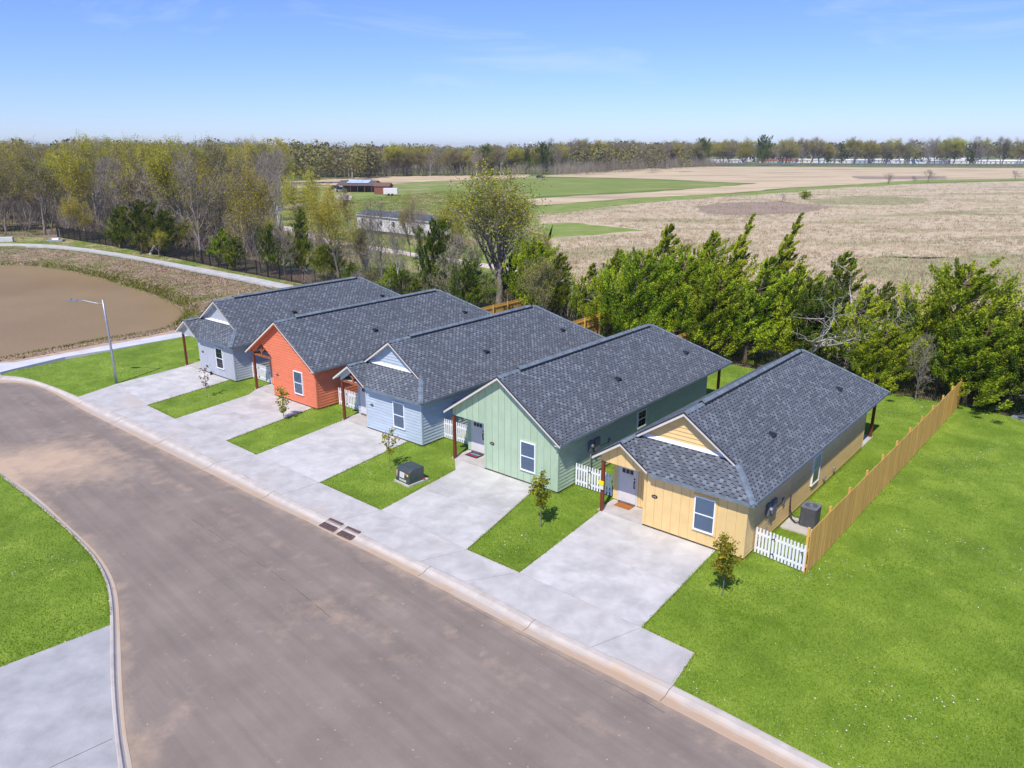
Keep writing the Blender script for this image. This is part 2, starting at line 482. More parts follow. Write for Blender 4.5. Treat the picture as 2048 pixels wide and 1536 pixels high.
def road_mat():
    """asphalt; 'dirt' attribute carries the tan soil carried along the kerb and by tyres"""
    m, n, b = newmat('asphalt')
    g = N(n, 'ShaderNodeTexCoord'); P = g.outputs['Object']
    t = N(n, 'ShaderNodeTexNoise', Scale=0.35, Detail=9, Roughness=0.65)
    n.links.new(P, t.inputs['Vector'])
    r = N(n, 'ShaderNodeValToRGB')
    e = r.color_ramp.elements
    e[0].position = 0.25; e[0].color = (0.195, 0.158, 0.128, 1)
    e[1].position = 0.8; e[1].color = (0.290, 0.240, 0.192, 1)
    n.links.new(t.outputs['Fac'], r.inputs[0])
    fine = N(n, 'ShaderNodeTexNoise', Scale=45.0, Detail=3)
    n.links.new(P, fine.inputs['Vector'])
    mr = N(n, 'ShaderNodeMapRange'); mr.inputs['To Min'].default_value = 0.45; mr.inputs['To Max'].default_value = 1.55
    # long faint wheel streaks that run with the road
    rot = N(n, 'ShaderNodeMapping', vector_type='TEXTURE'); rot.inputs['Rotation'].default_value = (0, 0, math.radians(-45)); rot.inputs['Scale'].default_value = (12, .45, 1)
    n.links.new(P, rot.inputs[0])
    stn = N(n, 'ShaderNodeTexNoise', Scale=0.9, Detail=7, Roughness=0.7)
    n.links.new(rot.outputs[0], stn.inputs['Vector'])
    avg = N(n, 'ShaderNodeMath', operation='MULTIPLY_ADD'); avg.inputs[1].default_value = .5
    hf = N(n, 'ShaderNodeMath', operation='MULTIPLY'); hf.inputs[1].default_value = .5
    n.links.new(fine.outputs['Fac'], hf.inputs[0]); n.links.new(stn.outputs['Fac'], avg.inputs[0]); n.links.new(hf.outputs[0], avg.inputs[2])
    n.links.new(avg.outputs[0], mr.inputs['Value'])
    hs = N(n, 'ShaderNodeHueSaturation')
    n.links.new(mr.outputs[0], hs.inputs['Value']); n.links.new(r.outputs[0], hs.inputs['Color'])
    # pale specks and patches
    v = N(n, 'ShaderNodeTexNoise', Scale=2.6, Detail=6, Roughness=0.6)
    n.links.new(P, v.inputs['Vector'])
    vr = N(n, 'ShaderNodeMapRange'); vr.inputs['From Min'].default_value = 0.64; vr.inputs['From Max'].default_value = 0.70
    vr.inputs['To Max'].default_value = 0.35
    n.links.new(v.outputs['Fac'], vr.inputs['Value'])
    m0 = N(n, 'ShaderNodeMix', data_type='RGBA'); m0.inputs['B'].default_value = (0.42, 0.34, 0.28, 1)
    n.links.new(vr.outputs[0], m0.inputs['Factor']); n.links.new(hs.outputs[0], m0.inputs['A'])
    # soil
    at = N(n, 'ShaderNodeAttribute', attribute_name='dirt')
    dn = N(n, 'ShaderNodeTexNoise', Scale=1.1, Detail=8, Roughness=0.7)
    n.links.new(P, dn.inputs['Vector'])
    sb = N(n, 'ShaderNodeMath', operation='ADD'); n.links.new(at.outputs['Fac'], sb.inputs[0]); n.links.new(dn.outputs['Fac'], sb.inputs[1])
    dr = N(n, 'ShaderNodeMapRange'); dr.inputs['From Min'].default_value = 0.62; dr.inputs['From Max'].default_value = 1.25
    n.links.new(sb.outputs[0], dr.inputs['Value'])
    m1 = N(n, 'ShaderNodeMix', data_type='RGBA'); m1.inputs['B'].default_value = (0.50, 0.37, 0.25, 1)
    n.links.new(dr.outputs[0], m1.inputs['Factor']); n.links.new(m0.outputs['Result'], m1.inputs['A'])
    n.links.new(m1.outputs['Result'], b.inputs['Base Color'])
    b.inputs['Roughness'].default_value = 0.88; b.inputs['Specular IOR Level'].default_value = 0.25
    bp = N(n, 'ShaderNodeBump', Strength=0.25, Distance=0.02)
    n.links.new(fine.outputs['Fac'], bp.inputs['Height']); n.links.new(bp.outputs[0], b.inputs['Normal'])
    return m
M['road'] = road_mat()

def kerb_mat():
    m, n, b = newmat('kerb_concrete')
    g = N(n, 'ShaderNodeTexCoord'); P = g.outputs['Object']
    t = N(n, 'ShaderNodeTexNoise', Scale=1.4, Detail=8, Roughness=0.65)
    n.links.new(P, t.inputs['Vector'])
    r = N(n, 'ShaderNodeValToRGB')
    r.color_ramp.elements[0].position = 0.3; r.color_ramp.elements[0].color = (0.42, 0.37, 0.31, 1)
    r.color_ramp.elements[1].position = 0.7; r.color_ramp.elements[1].color = (0.58, 0.53, 0.46, 1)
    n.links.new(t.outputs['Fac'], r.inputs[0])
    at = N(n, 'ShaderNodeAttribute', attribute_name='dirt')
    sb = N(n, 'ShaderNodeMath', operation='ADD'); n.links.new(at.outputs['Fac'], sb.inputs[0]); n.links.new(t.outputs['Fac'], sb.inputs[1])
    dr = N(n, 'ShaderNodeMapRange'); dr.inputs['From Min'].default_value = 0.72; dr.inputs['From Max'].default_value = 1.15
    n.links.new(sb.outputs[0], dr.inputs['Value'])
    m1 = N(n, 'ShaderNodeMix', data_type='RGBA'); m1.inputs['B'].default_value = (0.47, 0.34, 0.22, 1)
    n.links.new(dr.outputs[0], m1.inputs['Factor']); n.links.new(r.outputs[0], m1.inputs['A'])
    n.links.new(m1.outputs['Result'], b.inputs['Base Color'])
    b.inputs['Roughness'].default_value = 0.9
    return m
M['kerb'] = kerb_mat()

# ---------------------------------------------------------------- polygon tools
def pip(P, poly):
    """points Nx2 in polygon"""
    P = np.asarray(P, float); poly = np.asarray(poly, float)
    x, y = P[:, 0], P[:, 1]
    c = np.zeros(len(P), bool)
    j = len(poly) - 1
    for i in range(len(poly)):
        xi, yi = poly[i]; xj, yj = poly[j]
        if yi != yj:
            c ^= ((yi > y) != (yj > y)) & (x < (xj - xi) * (y - yi) / (yj - yi) + xi)
        j = i
    return c

def resample(pl, step):
    pl = np.asarray(pl, float)
    seg = np.hypot(*(pl[1:] - pl[:-1]).T)
    s = np.concatenate([[0], np.cumsum(seg)])
    n = max(2, int(round(s[-1] / step)) + 1)
    q = np.linspace(0, s[-1], n)
    return np.stack([np.interp(q, s, pl[:, 0]), np.interp(q, s, pl[:, 1])], 1)

def smooth_line(pl, step=1.0, it=3):
    """Chaikin smoothing then even resampling"""
    pl = np.asarray(pl, float)
    for _ in range(it):
        q = [pl[0]]
        for a, b in zip(pl[:-1], pl[1:]):
            q += [a * 0.75 + b * 0.25, a * 0.25 + b * 0.75]
        q.append(pl[-1]); pl = np.array(q)
    return resample(pl, step)

def dist_line(P, pl):
    P = np.asarray(P, float)
    best = np.full(len(P), 1e9)
    for a, b in zip(pl[:-1], pl[1:]):
        d = b - a; L2 = d @ d
        t = np.clip(((P - a) @ d) / L2, 0, 1)
        best = np.minimum(best, np.hypot(*(P - a - t[:, None] * d).T))
    return best

def slab(name, poly, top, thick, mat, parent=None, kind='structure'):
    mb = MB()
    pts = [(p[0], p[1], top) for p in poly]
    ar = sum(poly[i-1][0]*poly[i][1] - poly[i][0]*poly[i-1][1] for i in range(len(poly)))
    if ar < 0: pts = pts[::-1]
    mb.prism(pts[::-1], (0, 0, -thick))
    # prism's first face must look up
    mb.f = [tuple(reversed(f)) for f in mb.f]
    o = mb.build(name, mat, parent)
    if kind and parent is None: o['kind'] = kind
    return o

def ragged(poly, amp, step):
    """closed polygon with a noisy natural edge"""
    pl = resample(list(poly) + [poly[0]], step)[:-1]
    n = len(pl)
    ph = rng.uniform(0, 6.28, 6)
    out_ = []
    for i, p in enumerate(pl):
        a = pl[(i+1) % n] - pl[i-1]; a = a / (np.hypot(*a) + 1e-9)
        s_ = i * step
        d = sum(math.sin(s_ / (amp * (1.7 + 1.9*k)) + ph[k]) for k in range(5)) * amp * 0.28 + rng.normal(0, amp*0.12)
        out_.append(p + np.array([-a[1], a[0]]) * d)
    return out_

def G(*pts, z=0.0):
    return [gp(x, y, z) for x, y in pts]

# ---------------------------------------------------------------- house frames
# origin = front right corner of the front wall on the ground, x = right along the front, y = back
HO = {'yellow': ((9.071, 26.600), -39.9), 'green': ((2.123, 32.628), -39.57), 'blue': ((-4.861, 38.536), -39.55),
      'orange': ((-12.023, 44.609), -39.52), 'grey': ((-19.101, 50.448), -39.47)}
def H(h, x, y):
    (ox, oy), a = HO[h]; a = math.radians(a)
    return (ox + x*math.cos(a) - y*math.sin(a), oy + x*math.sin(a) + y*math.cos(a))

# ================================================================= GROUND
kb = G((-90, 752), (0, 750), (52, 755), (104, 772), (155, 793), (259, 838.5), (363, 888), (466, 939.5), (564, 991), (626, 1022), (720, 1066),
       (775, 1095), (881, 1141), (969, 1183), (1100, 1258), (1345, 1369), (1664, 1536), (1900, 1660), (2600, 2030))
ka = G((-90, 764), (0, 762), (52, 763), (100, 778), (155, 812), (249, 859), (311, 890), (414, 940), (518, 994), (614, 1038), (664, 1065), (758, 1110),
       (852, 1158), (939, 1202), (1027, 1249), (1100, 1287), (1240, 1356), (1580, 1536), (1830, 1668), (2480, 2010))
KB = smooth_line(kb, 0.8); KA = smooth_line(ka, 0.8)
lb = G((-60, 900), (0, 952), (54, 993), (130, 1056), (181, 1108), (207, 1149), (218, 1191), (221, 1248), (220, 1356), (228, 1465), (237, 1536), (275, 1800))
la = G((-50, 895), (12, 948), (67, 983), (140, 1051), (197, 1103), (228, 1154), (237, 1196), (240, 1258), (243, 1362), (251, 1465), (266, 1536), (310, 1800))
LB = smooth_line(lb, 0.8); LA = smooth_line(la, 0.8)

# road surface: fine grid so that soil can be carried as a vertex attribute
road_poly = np.array(list(KA) + [(14.0, 6.0), (-8.0, 6.0)] + list(LA[::-1]) + [(-60.0, 32.0), (-60.0, 52.0)])
xs = np.arange(-60, 40, 0.45); ys = np.arange(6.2, 53, 0.45)
gx, gy = np.meshgrid(xs, ys); gpnt = np.stack([gx.ravel(), gy.ravel()], 1) + rng.uniform(-.05, .05, (gx.size, 2))
ins = pip(gpnt, road_poly)
dmin = dist_line(gpnt, np.vstack([road_poly, road_poly[:1]]))
inner = gpnt[ins & (dmin > 0.2)]
allp = [Vector(p) for p in road_poly] + [Vector(p) for p in inner]
nb = len(road_poly)
vo, eo, fo, *_ = delaunay_2d_cdt(allp, [(i, (i+1) % nb) for i in range(nb)], [], 1, 1e-5)
P2 = np.array([(v.x, v.y) for v in vo])
dk = dist_line(P2, KA); dl = dist_line(P2, LA)
dirt = 0.34*np.exp(-(dk/0.45)**2) + 0.22*np.exp(-((dk-1.7)/0.16)**2) + 0.16*np.exp(-((dk-2.15)/0.12)**2) + 0.12*np.exp(-((dk-3.4)/0.5)**2)
dirt += 0.30*np.exp(-(dl/0.35)**2)
pc = gp(70, 920)
dirt += 0.75*np.exp(-(((P2[:,0]-pc[0])/3.6)**2 + ((P2[:,1]-pc[1])/2.6)**2))
pc = gp(185, 950); dirt += 0.22*np.exp(-(((P2[:,0]-pc[0])/3.5)**2 + ((P2[:,1]-pc[1])/1.6)**2))
pc = gp(620, 1240); dirt += 0.16*np.exp(-(((P2[:,0]-pc[0])/2.2)**2 + ((P2[:,1]-pc[1])/1.6)**2))
pc = gp(310, 1480); dirt += 0.40*np.exp(-(((P2[:,0]-pc[0])/.35)**2 + ((P2[:,1]-pc[1])/1.8)**2))
me = bpy.data.meshes.new('road')
zr = -0.09
me.from_pydata([(x, y, zr) for x, y in P2], [], [tuple(f) for f in fo])
at = me.attributes.new('dirt', 'FLOAT', 'POINT'); at.data.foreach_set('value', dirt.astype(np.float32))
me.materials.append(M['road']); me.update()
road = link('road', me); road['kind'] = 'structure'
sm = MB()
for ln_ in ([(352, 1016), (400, 1045), (470, 1092), (540, 1136), (600, 1180), (660, 1230)], [(905, 1190), (1000, 1243), (1080, 1285), (1200, 1350), (1330, 1420)]):
    pl_ = smooth_line(G(*ln_), .35, 2)
    for k in range(len(pl_)-1):
        a_ = pl_[k] + rng.normal(0, .012, 2); b_ = pl_[k+1] + rng.normal(0, .012, 2); pl_[k+1] = b_
        if rng.random() < .8: sm.bar((*a_, zr+.003), (*b_, zr+.003), .008+.008*rng.random(), .004)
o = sm.build('road_crack', plain('crack_dark', (.11, .092, .08), .9)); o['kind'] = 'structure'
# stones and dry clods lying on the asphalt and along the left kerb
sb_ = MB()
for _ in range(230):
    if _ < 90: c_ = np.array(gp(rng.uniform(5, 190), rng.uniform(895, 1010)))
    else: c_ = np.array(gp(rng.uniform(150, 1300), rng.uniform(950, 1530)))
    if not pip([c_], road_poly)[0]: continue
    r_ = rng.uniform(.012, .04); k0 = rng.uniform(0, 6)
    sb_.add([(c_[0]+r_*math.cos(k0+k*1.57), c_[1]+r_*math.sin(k0+k*1.57)*.7, zr) for k in range(4)] + [(c_[0]+r_*.2, c_[1], zr+r_*.8)], [(0,1,4),(1,2,4),(2,3,4),(3,0,4)])
o = sb_.build('pebbles', M['dirt']); o['kind'] = 'stuff'

def kerb(name, back, edge, dirtk=1.0):
    n = 120 if len(back) < 130 else len(back)
    def rs(pl):
        s = np.concatenate([[0], np.cumsum(np.hypot(*(pl[1:]-pl[:-1]).T))]); q = np.linspace(0, s[-1], n)
        return np.stack([np.interp(q, s, pl[:,0]), np.interp(q, s, pl[:,1])], 1)
    A = rs(back)
    # nearest matching point on the asphalt edge
    B = []
    for p in A:
        best = None
        for a, b in zip(edge[:-1], edge[1:]):
            d = b-a; t = min(1, max(0, ((p-a)@d)/(d@d))); q = a+t*d; dd = np.hypot(*(p-q))
            if best is None or dd < best[0]: best = (dd, q)
        B.append(best[1])
    B = np.array(B)
    prof = [(0.0, -0.2, 0.0), (0.0, 0.015, 0.0), (0.10, 0.022, 0.0), (0.32, 0.012, 0.02), (0.48, -0.055, 0.18), (0.62, -0.082, 0.40), (0.98, -0.082, 0.58), (1.04, -0.14, 0.4)]
    vs, dv, fs = [], [], []
    for i in range(n):
        jit = 0.12*math.sin(i*0.35) + 0.10*math.sin(i*0.11+1)
        for (t, z, d) in prof:
            q = A[i]*(1-t) + B[i]*t
            far_ = 0.30*max(0.0, min(1.0, (A[i][0]+1.0)/4.0)) if dirtk == 1.0 and name == 'kerb' and A[i][1] < 26 and A[i][0] > -5 else 0.0
            vs.append((q[0], q[1], z)); dv.append(d*dirtk + far_*(0.4 + 0.6*math.sin(i*.8+2*math.sin(i*.31))**2) + (jit if 0 < t < 1 else 0)*0.5)
    m_ = len(prof)
    for i in range(n-1):
        for k in range(m_-1):
            fs.append((i*m_+k, i*m_+k+1, (i+1)*m_+k+1, (i+1)*m_+k))
    me = bpy.data.meshes.new(name); me.from_pydata(vs, [], fs)
    at = me.attributes.new('dirt', 'FLOAT', 'POINT'); at.data.foreach_set('value', np.array(dv, np.float32))
    me.materials.append(M['kerb']); me.update()
    bmf = link(name, me); bmf['kind'] = 'structure'
    return A, B
KAa, KAb = kerb('kerb', KB, KA)
LKa, LKb = kerb('kerb', LB, LA, 1.0)
# kerb joints: thin recessed-looking saw cuts
jm = MB()
for i in range(6, len(KAa)-4, 9):
    a, b = KAa[i], KAb[i]
    d = (b-a)
    jm.bar((a[0], a[1], 0.024), (*(a+d*0.32), 0.015), 0.018, 0.004)
    jm.bar((*(a+d*0.32), 0.015), (*(a+d*0.6), -0.077), 0.018, 0.004)
    jm.bar((*(a+d*0.6), -0.079), (*(a+d*0.98), -0.079), 0.018, 0.004)
o = jm.build('kerb_joint', M['foundation']); o['kind'] = 'structure'

# yard sheet under everything between kerb and black fence
FENCE_L = [gp(116, 475), gp(239, 495), gp(359, 519), gp(472, 543), gp(608, 569)]
FENCE_R = [gp(608, 569), gp(1511, 736), (27.2, 46.6), gp(2028, 834), (45.0, 31.0)]
near_path = [(-29.1, 65.0), (-33.1, 60.2), (-37.3, 54.6), (-38.6, 52.6)]
yard = [tuple(p) for p in KB if p[0] > -36.4] + [(46, 6), (46, 30)] + [(30.8, 42.9), (27.2, 46.2), (18.0, 53.6), (-4, 72.2), (-21.5, 86.8)] + [(-24.5, 79.0), (-27.0, 70.0), (-28.4, 63.6), (-33.0, 57.8), (-36.4, 53.2), (-36.6, 51.6)]
slab('lawn', yard, 0.0, 0.3, M['lawn'])
left_lawn = [tuple(p) for p in LB]
left_lawn = [p for p in left_lawn if p[1] > gp(220, 1252)[1]] + [gp(220, 1252), gp(0, 1336), gp(-300, 1450), (-60, 20), (-60, 42)]
slab('lawn', left_lawn, 0.0, 0.3, M['lawn'])
left_drive = [gp(221, 1250), gp(0, 1335), gp(-300, 1448), (-22, 10), (-9.2, 10)] + [tuple(p) for p in LB[::-1] if 10 < p[1] < gp(220, 1254)[1]]
slab('driveway', left_drive, 0.012, 0.3, noise_mat('old_concrete', (0.33, 0.33, 0.32), (0.45, 0.445, 0.43), .9, .88, detail=12, bump=.15, bscale=25, c3=(.29, .29, .285), s3=.3, t0=.5, t1=.8))
jm = MB(); a = gp(100, 1536); b = gp(225, 1478)
jm.bar((*a, 0.013), (*b, 0.013), 0.02, 0.004); o = jm.build('driveway_joint', M['foundation']); o['kind'] = 'structure'

# sidewalk and the five driveways (each its own slab, small joints between)
def nearest_KB(px):
    g = np.array(gp(*px)); i = np.argmin(np.hypot(*(KAa - g).T)); return i
i0 = nearest_KB((160, 793)); i1 = nearest_KB((1345, 1369))
back_px = [(234, 768), (295, 811), (351, 838), (453, 882), (513, 910), (640, 966), (762, 1021), (934, 1100), (1039, 1146), (1283, 1256), (1390, 1307)]
BK = G(*back_px)
# sidewalk split into slabs at the drive corners
kpts = [KAa[i0]] + [KAa[nearest_KB(q)] for q in [(222, 823), (275, 846), (372, 893), (433, 923), (558, 988), (672, 1043), (840, 1121), (940, 1168), (1180, 1296)]] + [KAa[i1]]
def kb_between(a, b):
    ia = int(np.argmin(np.hypot(*(KAa - a).T))); ib = int(np.argmin(np.hypot(*(KAa - b).T)))
    return [tuple(p) for p in KAa[ia:ib+1]]
def shrink(poly, d):
    c = np.mean(np.array(poly), 0)
    out_ = []
    for p in poly:
        v = c - np.array(p); out_.append(tuple(np.array(p) + v / (np.hypot(*v)+1e-6) * d))
    return out_
CONC = []
for k in range(10):
    poly = kb_between(kpts[k], kpts[k+1]) + [BK[k+1], BK[k]]
    if k == 0:
        poly = kb_between(kpts[0], kpts[1]) + [BK[1], BK[0]]
    CONC.append(poly)
    slab('sidewalk', shrink(poly, 0.012), 0.030, 0.2, M['sidewalk'])
drives = {
 'grey': [BK[0], BK[1], H('grey', -0.75, -0.02), H('grey', -6.62, -0.02)],
 'orange': [BK[2], BK[3], H('orange', -0.5, -0.02), H('orange', -6.62, -0.02), gp(497, 790)],
 'blue': [BK[4], BK[5], H('blue', -1.15, -0.02), H('blue', -6.66, -0.02)],
 'green': [BK[6], BK[7], H('green', -1.15, -0.02), H('green', -6.62, -0.02), gp(911, 940.5)],
 'yellow': [BK[8], BK[9], H('yellow', -1.13, -0.02), H('yellow', -6.66, -0.02)]}
for k, p in drives.items():
    CONC.append(p)
    # a cross joint splits each drive into two slabs
    a0, a1, b1, b0 = [np.array(q) for q in (p[0], p[1], p[2], p[3])]
    if len(p) == 5:
        m0 = np.array(p[4]); t0 = 0.0
        mid_l = a0*0.5 + m0*0.5
    else:
        mid_l = a0*0.5 + b0*0.5
    mid_r = a1*0.5 + b1*0.5
    slab('driveway', shrink([tuple(a0), tuple(a1), tuple(mid_r), tuple(mid_l)], 0.012), 0.032, 0.2, M['concrete'])
    rest = [tuple(mid_l), tuple(mid_r), tuple(b1), tuple(b0)] + ([tuple(m0)] if len(p) == 5 else [])
    slab('driveway', shrink(rest, 0.012), 0.033, 0.2, M['concrete'])

# base terrain with the pond basin cut out
WZ = -1.2
water_px = [(-260, 560), (-120, 538), (0, 532), (61, 532), (122, 539), (183, 552), (244, 571), (305, 589), (342, 606), (361, 616), (369, 628),
            (354, 647), (317, 666), (244, 676), (183, 684), (122, 699), (49, 711), (0, 724), (-150, 760), (-420, 720)]
W0 = [gp(x, y, WZ) for x, y in water_px]
W0[0] = (-100, 92.0); W0[1] = (-88, 105); W0[-1] = (-90, 68); W0[-2] = (-58, 55.5)
WL = smooth_line(W0 + [W0[0]], 1.2, 3)[:-1]
top_px = [None]
B0 = [(-112, 96), (-96, 118)] + G((0, 497), (102, 497), (171, 505), (273, 520), (376, 542), (478, 562), (560, 580)) + [(-26.5, 83), (-27.2, 72), (-29.6, 66.2), (-33.6, 61.6), (-38.0, 56.4), (-44.0, 53.4), (-58, 51.4), (-96, 62)]
BL = smooth_line(B0 + [B0[0]], 1.2, 3)[:-1]
def ring(pl, n):
    """n points of a closed line by angle around the pond centre"""
    c = np.array((-58.0, 80.0)); pl = np.asarray(pl)
    ang = np.unwrap(np.arctan2(pl[:,1]-c[1], pl[:,0]-c[0]))
    if ang[-1] < ang[0]: pl = pl[::-1]; ang = ang[::-1]
    q = np.linspace(-math.pi, math.pi, n, endpoint=False)
    am = (ang + math.pi) % (2*math.pi) - math.pi
    o_ = np.argsort(am); am = am[o_]; pp = pl[o_]
    am = np.concatenate([am - 2*math.pi, am, am + 2*math.pi]); pp = np.vstack([pp, pp, pp])
    return np.stack([np.interp(q, am, pp[:,0]), np.interp(q, am, pp[:,1])], 1)
NR = 260
RW, RB = ring(WL, NR), ring(BL, NR)
rows = 16
bv, bf = [], []
for r_ in range(rows+2):
    t = (r_-1) / rows
    for i in range(NR):
        q = RW[i]*(1-t) + RB[i]*t
        tt = min(1, max(0, t))
        z = WZ + (0.02 - WZ) * (tt**0.8) - (0.3 if t < 0 else 0) + (rng.normal(0, 0.045) if 0 < tt < 1 else 0)
        bv.append((q[0], q[1], z - (0.16 if tt >= 1 else 0)*0))
bv += [(q[0], q[1], -0.4) for q in RB]
for r_ in range(rows+2):
    for i in range(NR):
        j = (i+1) % NR
        bf.append((r_*NR+i, (r_+1)*NR+i, (r_+1)*NR+j, r_*NR+j))
me = bpy.data.meshes.new('pond_bank'); me.from_pydata(bv, [], bf); me.materials.append(M['bank'])
me.polygons.foreach_set('use_smooth', [True]*len(bf)); me.update()
o = link('pond_bank', me); o['kind'] = 'structure'
me = bpy.data.meshes.new('pond_water'); me.from_pydata([(x, y, WZ) for x, y in (RW + (RB-RW)*0.03)], [], [tuple(range(NR))])
me.materials.append(M['water']); me.update()
o = link('pond_water', me); o['kind'] = 'structure'

big = [(-9000, -400), (9000, -400), (9000, 12000), (-9000, 12000)]
allp = [Vector(p) for p in big] + [Vector(p) for p in RB]
ed = [(i, (i+1) % 4) for i in range(4)] + [(4+i, 4+(i+1) % NR) for i in range(NR)]
for s_ in (-400, -200, -100, 0, 100, 200, 400):
    for t_ in (-50, 40, 150, 250, 400, 700, 1200):
        q = Vector((s_, t_))
        if not pip([q], RB)[0] and dist_line([q], RB)[0] > 2: allp.append(q)
vo, eo, fo, *_ = delaunay_2d_cdt(allp, ed, [], 0, 1e-4)
V2 = np.array([(v.x, v.y) for v in vo])
cent = np.array([V2[list(f)].mean(0) for f in fo])
hole = pip(cent, RB)
me = bpy.data.meshes.new('ground')
me.from_pydata([(x, y, -0.16) for (x, y) in V2], [], [tuple(f) for f, h_ in zip(fo, hole) if not h_])
me.materials.append(M['ground']); me.update()
o = link('ground', me); o['kind'] = 'structure'

# turf shelf between the basin rim and the fence, with the concrete path on it
shelf = [tuple(p) for p in smooth_line(G((-160, 512), (0, 492), (102, 493), (171, 501), (273, 516), (376, 538), (478, 557), (567, 576)) + [(-26.4, 80), (-25.5, 74)], 2.0)]
shelf = shelf + [(-24.4, 78.8), (-21.4, 86.6)] + [FENCE_L[4], FENCE_L[3], FENCE_L[2], FENCE_L[1], FENCE_L[0], (-100, 142), (-130, 142)]
slab('grass_verge', shelf, 0.03, 0.5, noise_mat('verge', (0.20, 0.21, 0.05), (0.42, 0.36, 0.18), 0.35, 0.98, detail=10, bump=0.5, bscale=5, c3=(0.15, 0.23, 0.03), s3=0.12, t0=0.48, t1=0.6))
pf = smooth_line(G((-200, 492), (0, 486.6), (102.5, 489), (205, 501), (307.6, 519), (410, 538), (513, 556.7), (581, 571), (640, 583)), 2.0)
pn = smooth_line(G((-200, 500), (0, 491.5), (102.5, 493.5), (171, 501.5), (273.4, 517.5), (376, 539.5), (478.5, 559), (567, 578), (620, 590)), 2.0)
slab('footpath', [tuple(p) for p in pf] + [tuple(p) for p in pn[::-1]], 0.06, 0.4, M['path'])
nf_ = G((-140, 757), (0, 746), (32, 738), (130, 715), (220, 700.5), (365, 674.5), (400, 668))
nn_ = G((-140, 744), (0, 727), (29, 726), (120, 709.5), (215, 691.5), (359, 665.5), (398, 659))
slab('footpath', nf_ + nn_[::-1], 0.055, 0.4, M['path_new'])
slab('dirt_strip', G((0, 724), (29, 722), (120, 704), (215, 686), (300, 672), (355, 659), (359, 666), (215, 692), (29, 727), (0, 728)), 0.035, 0.3, M['dirt'])

# ---- land beyond the fence (sheets each a little above the one below)
slab('woodland_floor', ragged([(-24.7, 89.8), FENCE_L[3], FENCE_L[2], FENCE_L[1], FENCE_L[0], (-150, 150), (-240, 190), (-220, 330), (-90, 210), (-52, 140), (-34, 108), (-20, 92)], 1.5, 3), -0.10, 0.1, M['litter'])
slab('woodland_floor', ragged([(-24.7, 89.8), (18, 54.1), (27, 47), (46, 31), (60, 40), (36, 58), (14, 76), (-8, 96), (-20, 104)], 0.8, 1.6), -0.09, 0.1,
     noise_mat('cedar_floor', (0.17, 0.12, 0.08), (0.33, 0.24, 0.16), 0.9, 0.98, detail=9, c3=(0.10, 0.20, 0.02), s3=0.3, t0=0.47, t1=0.55, bump=0.5, bscale=6))
slab('meadow', ragged(G((420, 480), (560, 430), (560, 372), (780, 352), (1080, 352), (1060, 400), (1090, 470), (1040, 560), (880, 590), (640, 540), (560, 500)), 1.5, 4), -0.12, 0.1, M['meadow'])
slab('dry_field', ragged(G((1040, 545), (1090, 470), (1075, 428), (1200, 413), (1450, 391), (1600, 380), (1800, 368), (2300, 355)) + [(320, 330), (240, 40), (70, 40), (38, 60), (16, 80)], 1.0, 3), -0.115, 0.1, M['dry_field'])
slab('green_field', ragged(G((1095, 447), (1150, 444), (1210, 452), (1290, 460), (1200, 468), (1090, 476)), 2.0, 2), -0.105, 0.1, M['green_strip'])
fld = M['dry_field']
swale = noise_mat('field_swale', (0.26, 0.19, 0.14), (0.36, 0.28, 0.20), .25, .98, detail=10, stretch=(1, 3, 1))
fieldgreen = noise_mat('field_green_patches', (0.22, 0.24, 0.08), (0.40, 0.36, 0.20), .25, .98, detail=10, stretch=(1, 2, 1))
slab('field_patch', ragged(G((1370, 413), (1440, 405), (1560, 400), (1640, 412), (1600, 424), (1480, 428), (1400, 423)), 4.5, 3), -0.110, 0.05, swale)
slab('field_patch', ragged(G((1600, 398), (1760, 392), (1860, 396), (1780, 408), (1640, 408)), 4.5, 3), -0.109, 0.05, fieldgreen)
slab('field_patch', ragged(G((1700, 352), (1900, 352), (1880, 357), (1720, 358)), 6, 5), -0.085, 0.05, swale)
slab('field_patch', ragged(G((1700, 520), (1780, 505), (1850, 520), (1990, 505), (2200, 520), (2200, 640), (1960, 590), (1780, 570), (1700, 545)), 3, 2), -0.108, 0.05, fieldgreen)
slab('dry_field', ragged(G((1040, 398), (1150, 391), (1300, 384), (1450, 372), (1560, 362), (1800, 353), (2400, 345), (2400, 352), (1850, 362), (1600, 373), (1480, 384), (1200, 400), (1075, 410)), 2, 5), -0.11, 0.1, M['far_dry'])
slab('green_strip', ragged(G((1060, 412), (1200, 402), (1330, 393), (1480, 386), (1600, 375), (1780, 364), (1860, 359), (2300, 352), (2300, 354), (1860, 364), (1780, 370), (1620, 380), (1450, 392), (1300, 405), (1200, 415), (1060, 431)), 3.0, 4), -0.10, 0.1, M['green_strip'])
slab('green_field', ragged(G((860, 372), (1000, 358), (1150, 355), (1300, 359), (1500, 367.5), (1420, 374), (1300, 381), (1180, 387), (1060, 392), (900, 400)), 2.5, 6), -0.095, 0.1, M['green_field'])
slab('dry_field', ragged(G((1060, 352), (1150, 347), (1250, 339), (1400, 333), (1700, 334), (2400, 338), (2400, 347), (1800, 355), (1560, 366), (1500, 366), (1300, 357), (1150, 353)), 4, 8), -0.09, 0.1, M['far_dry'])
slab('dry_field', ragged(G((560, 362), (760, 352), (1060, 349), (1060, 354), (860, 362), (700, 372), (560, 376)), 2, 6), -0.095, 0.1, M['far_dry'])
tr = G((1050, 541), (925, 523), (805, 505), (720, 491), (641, 479), (590, 462), (520, 440), (500, 428.5), (564, 416), (632, 403), (684, 394), (690, 386))
trc = smooth_line(tr, 2.0, 3)
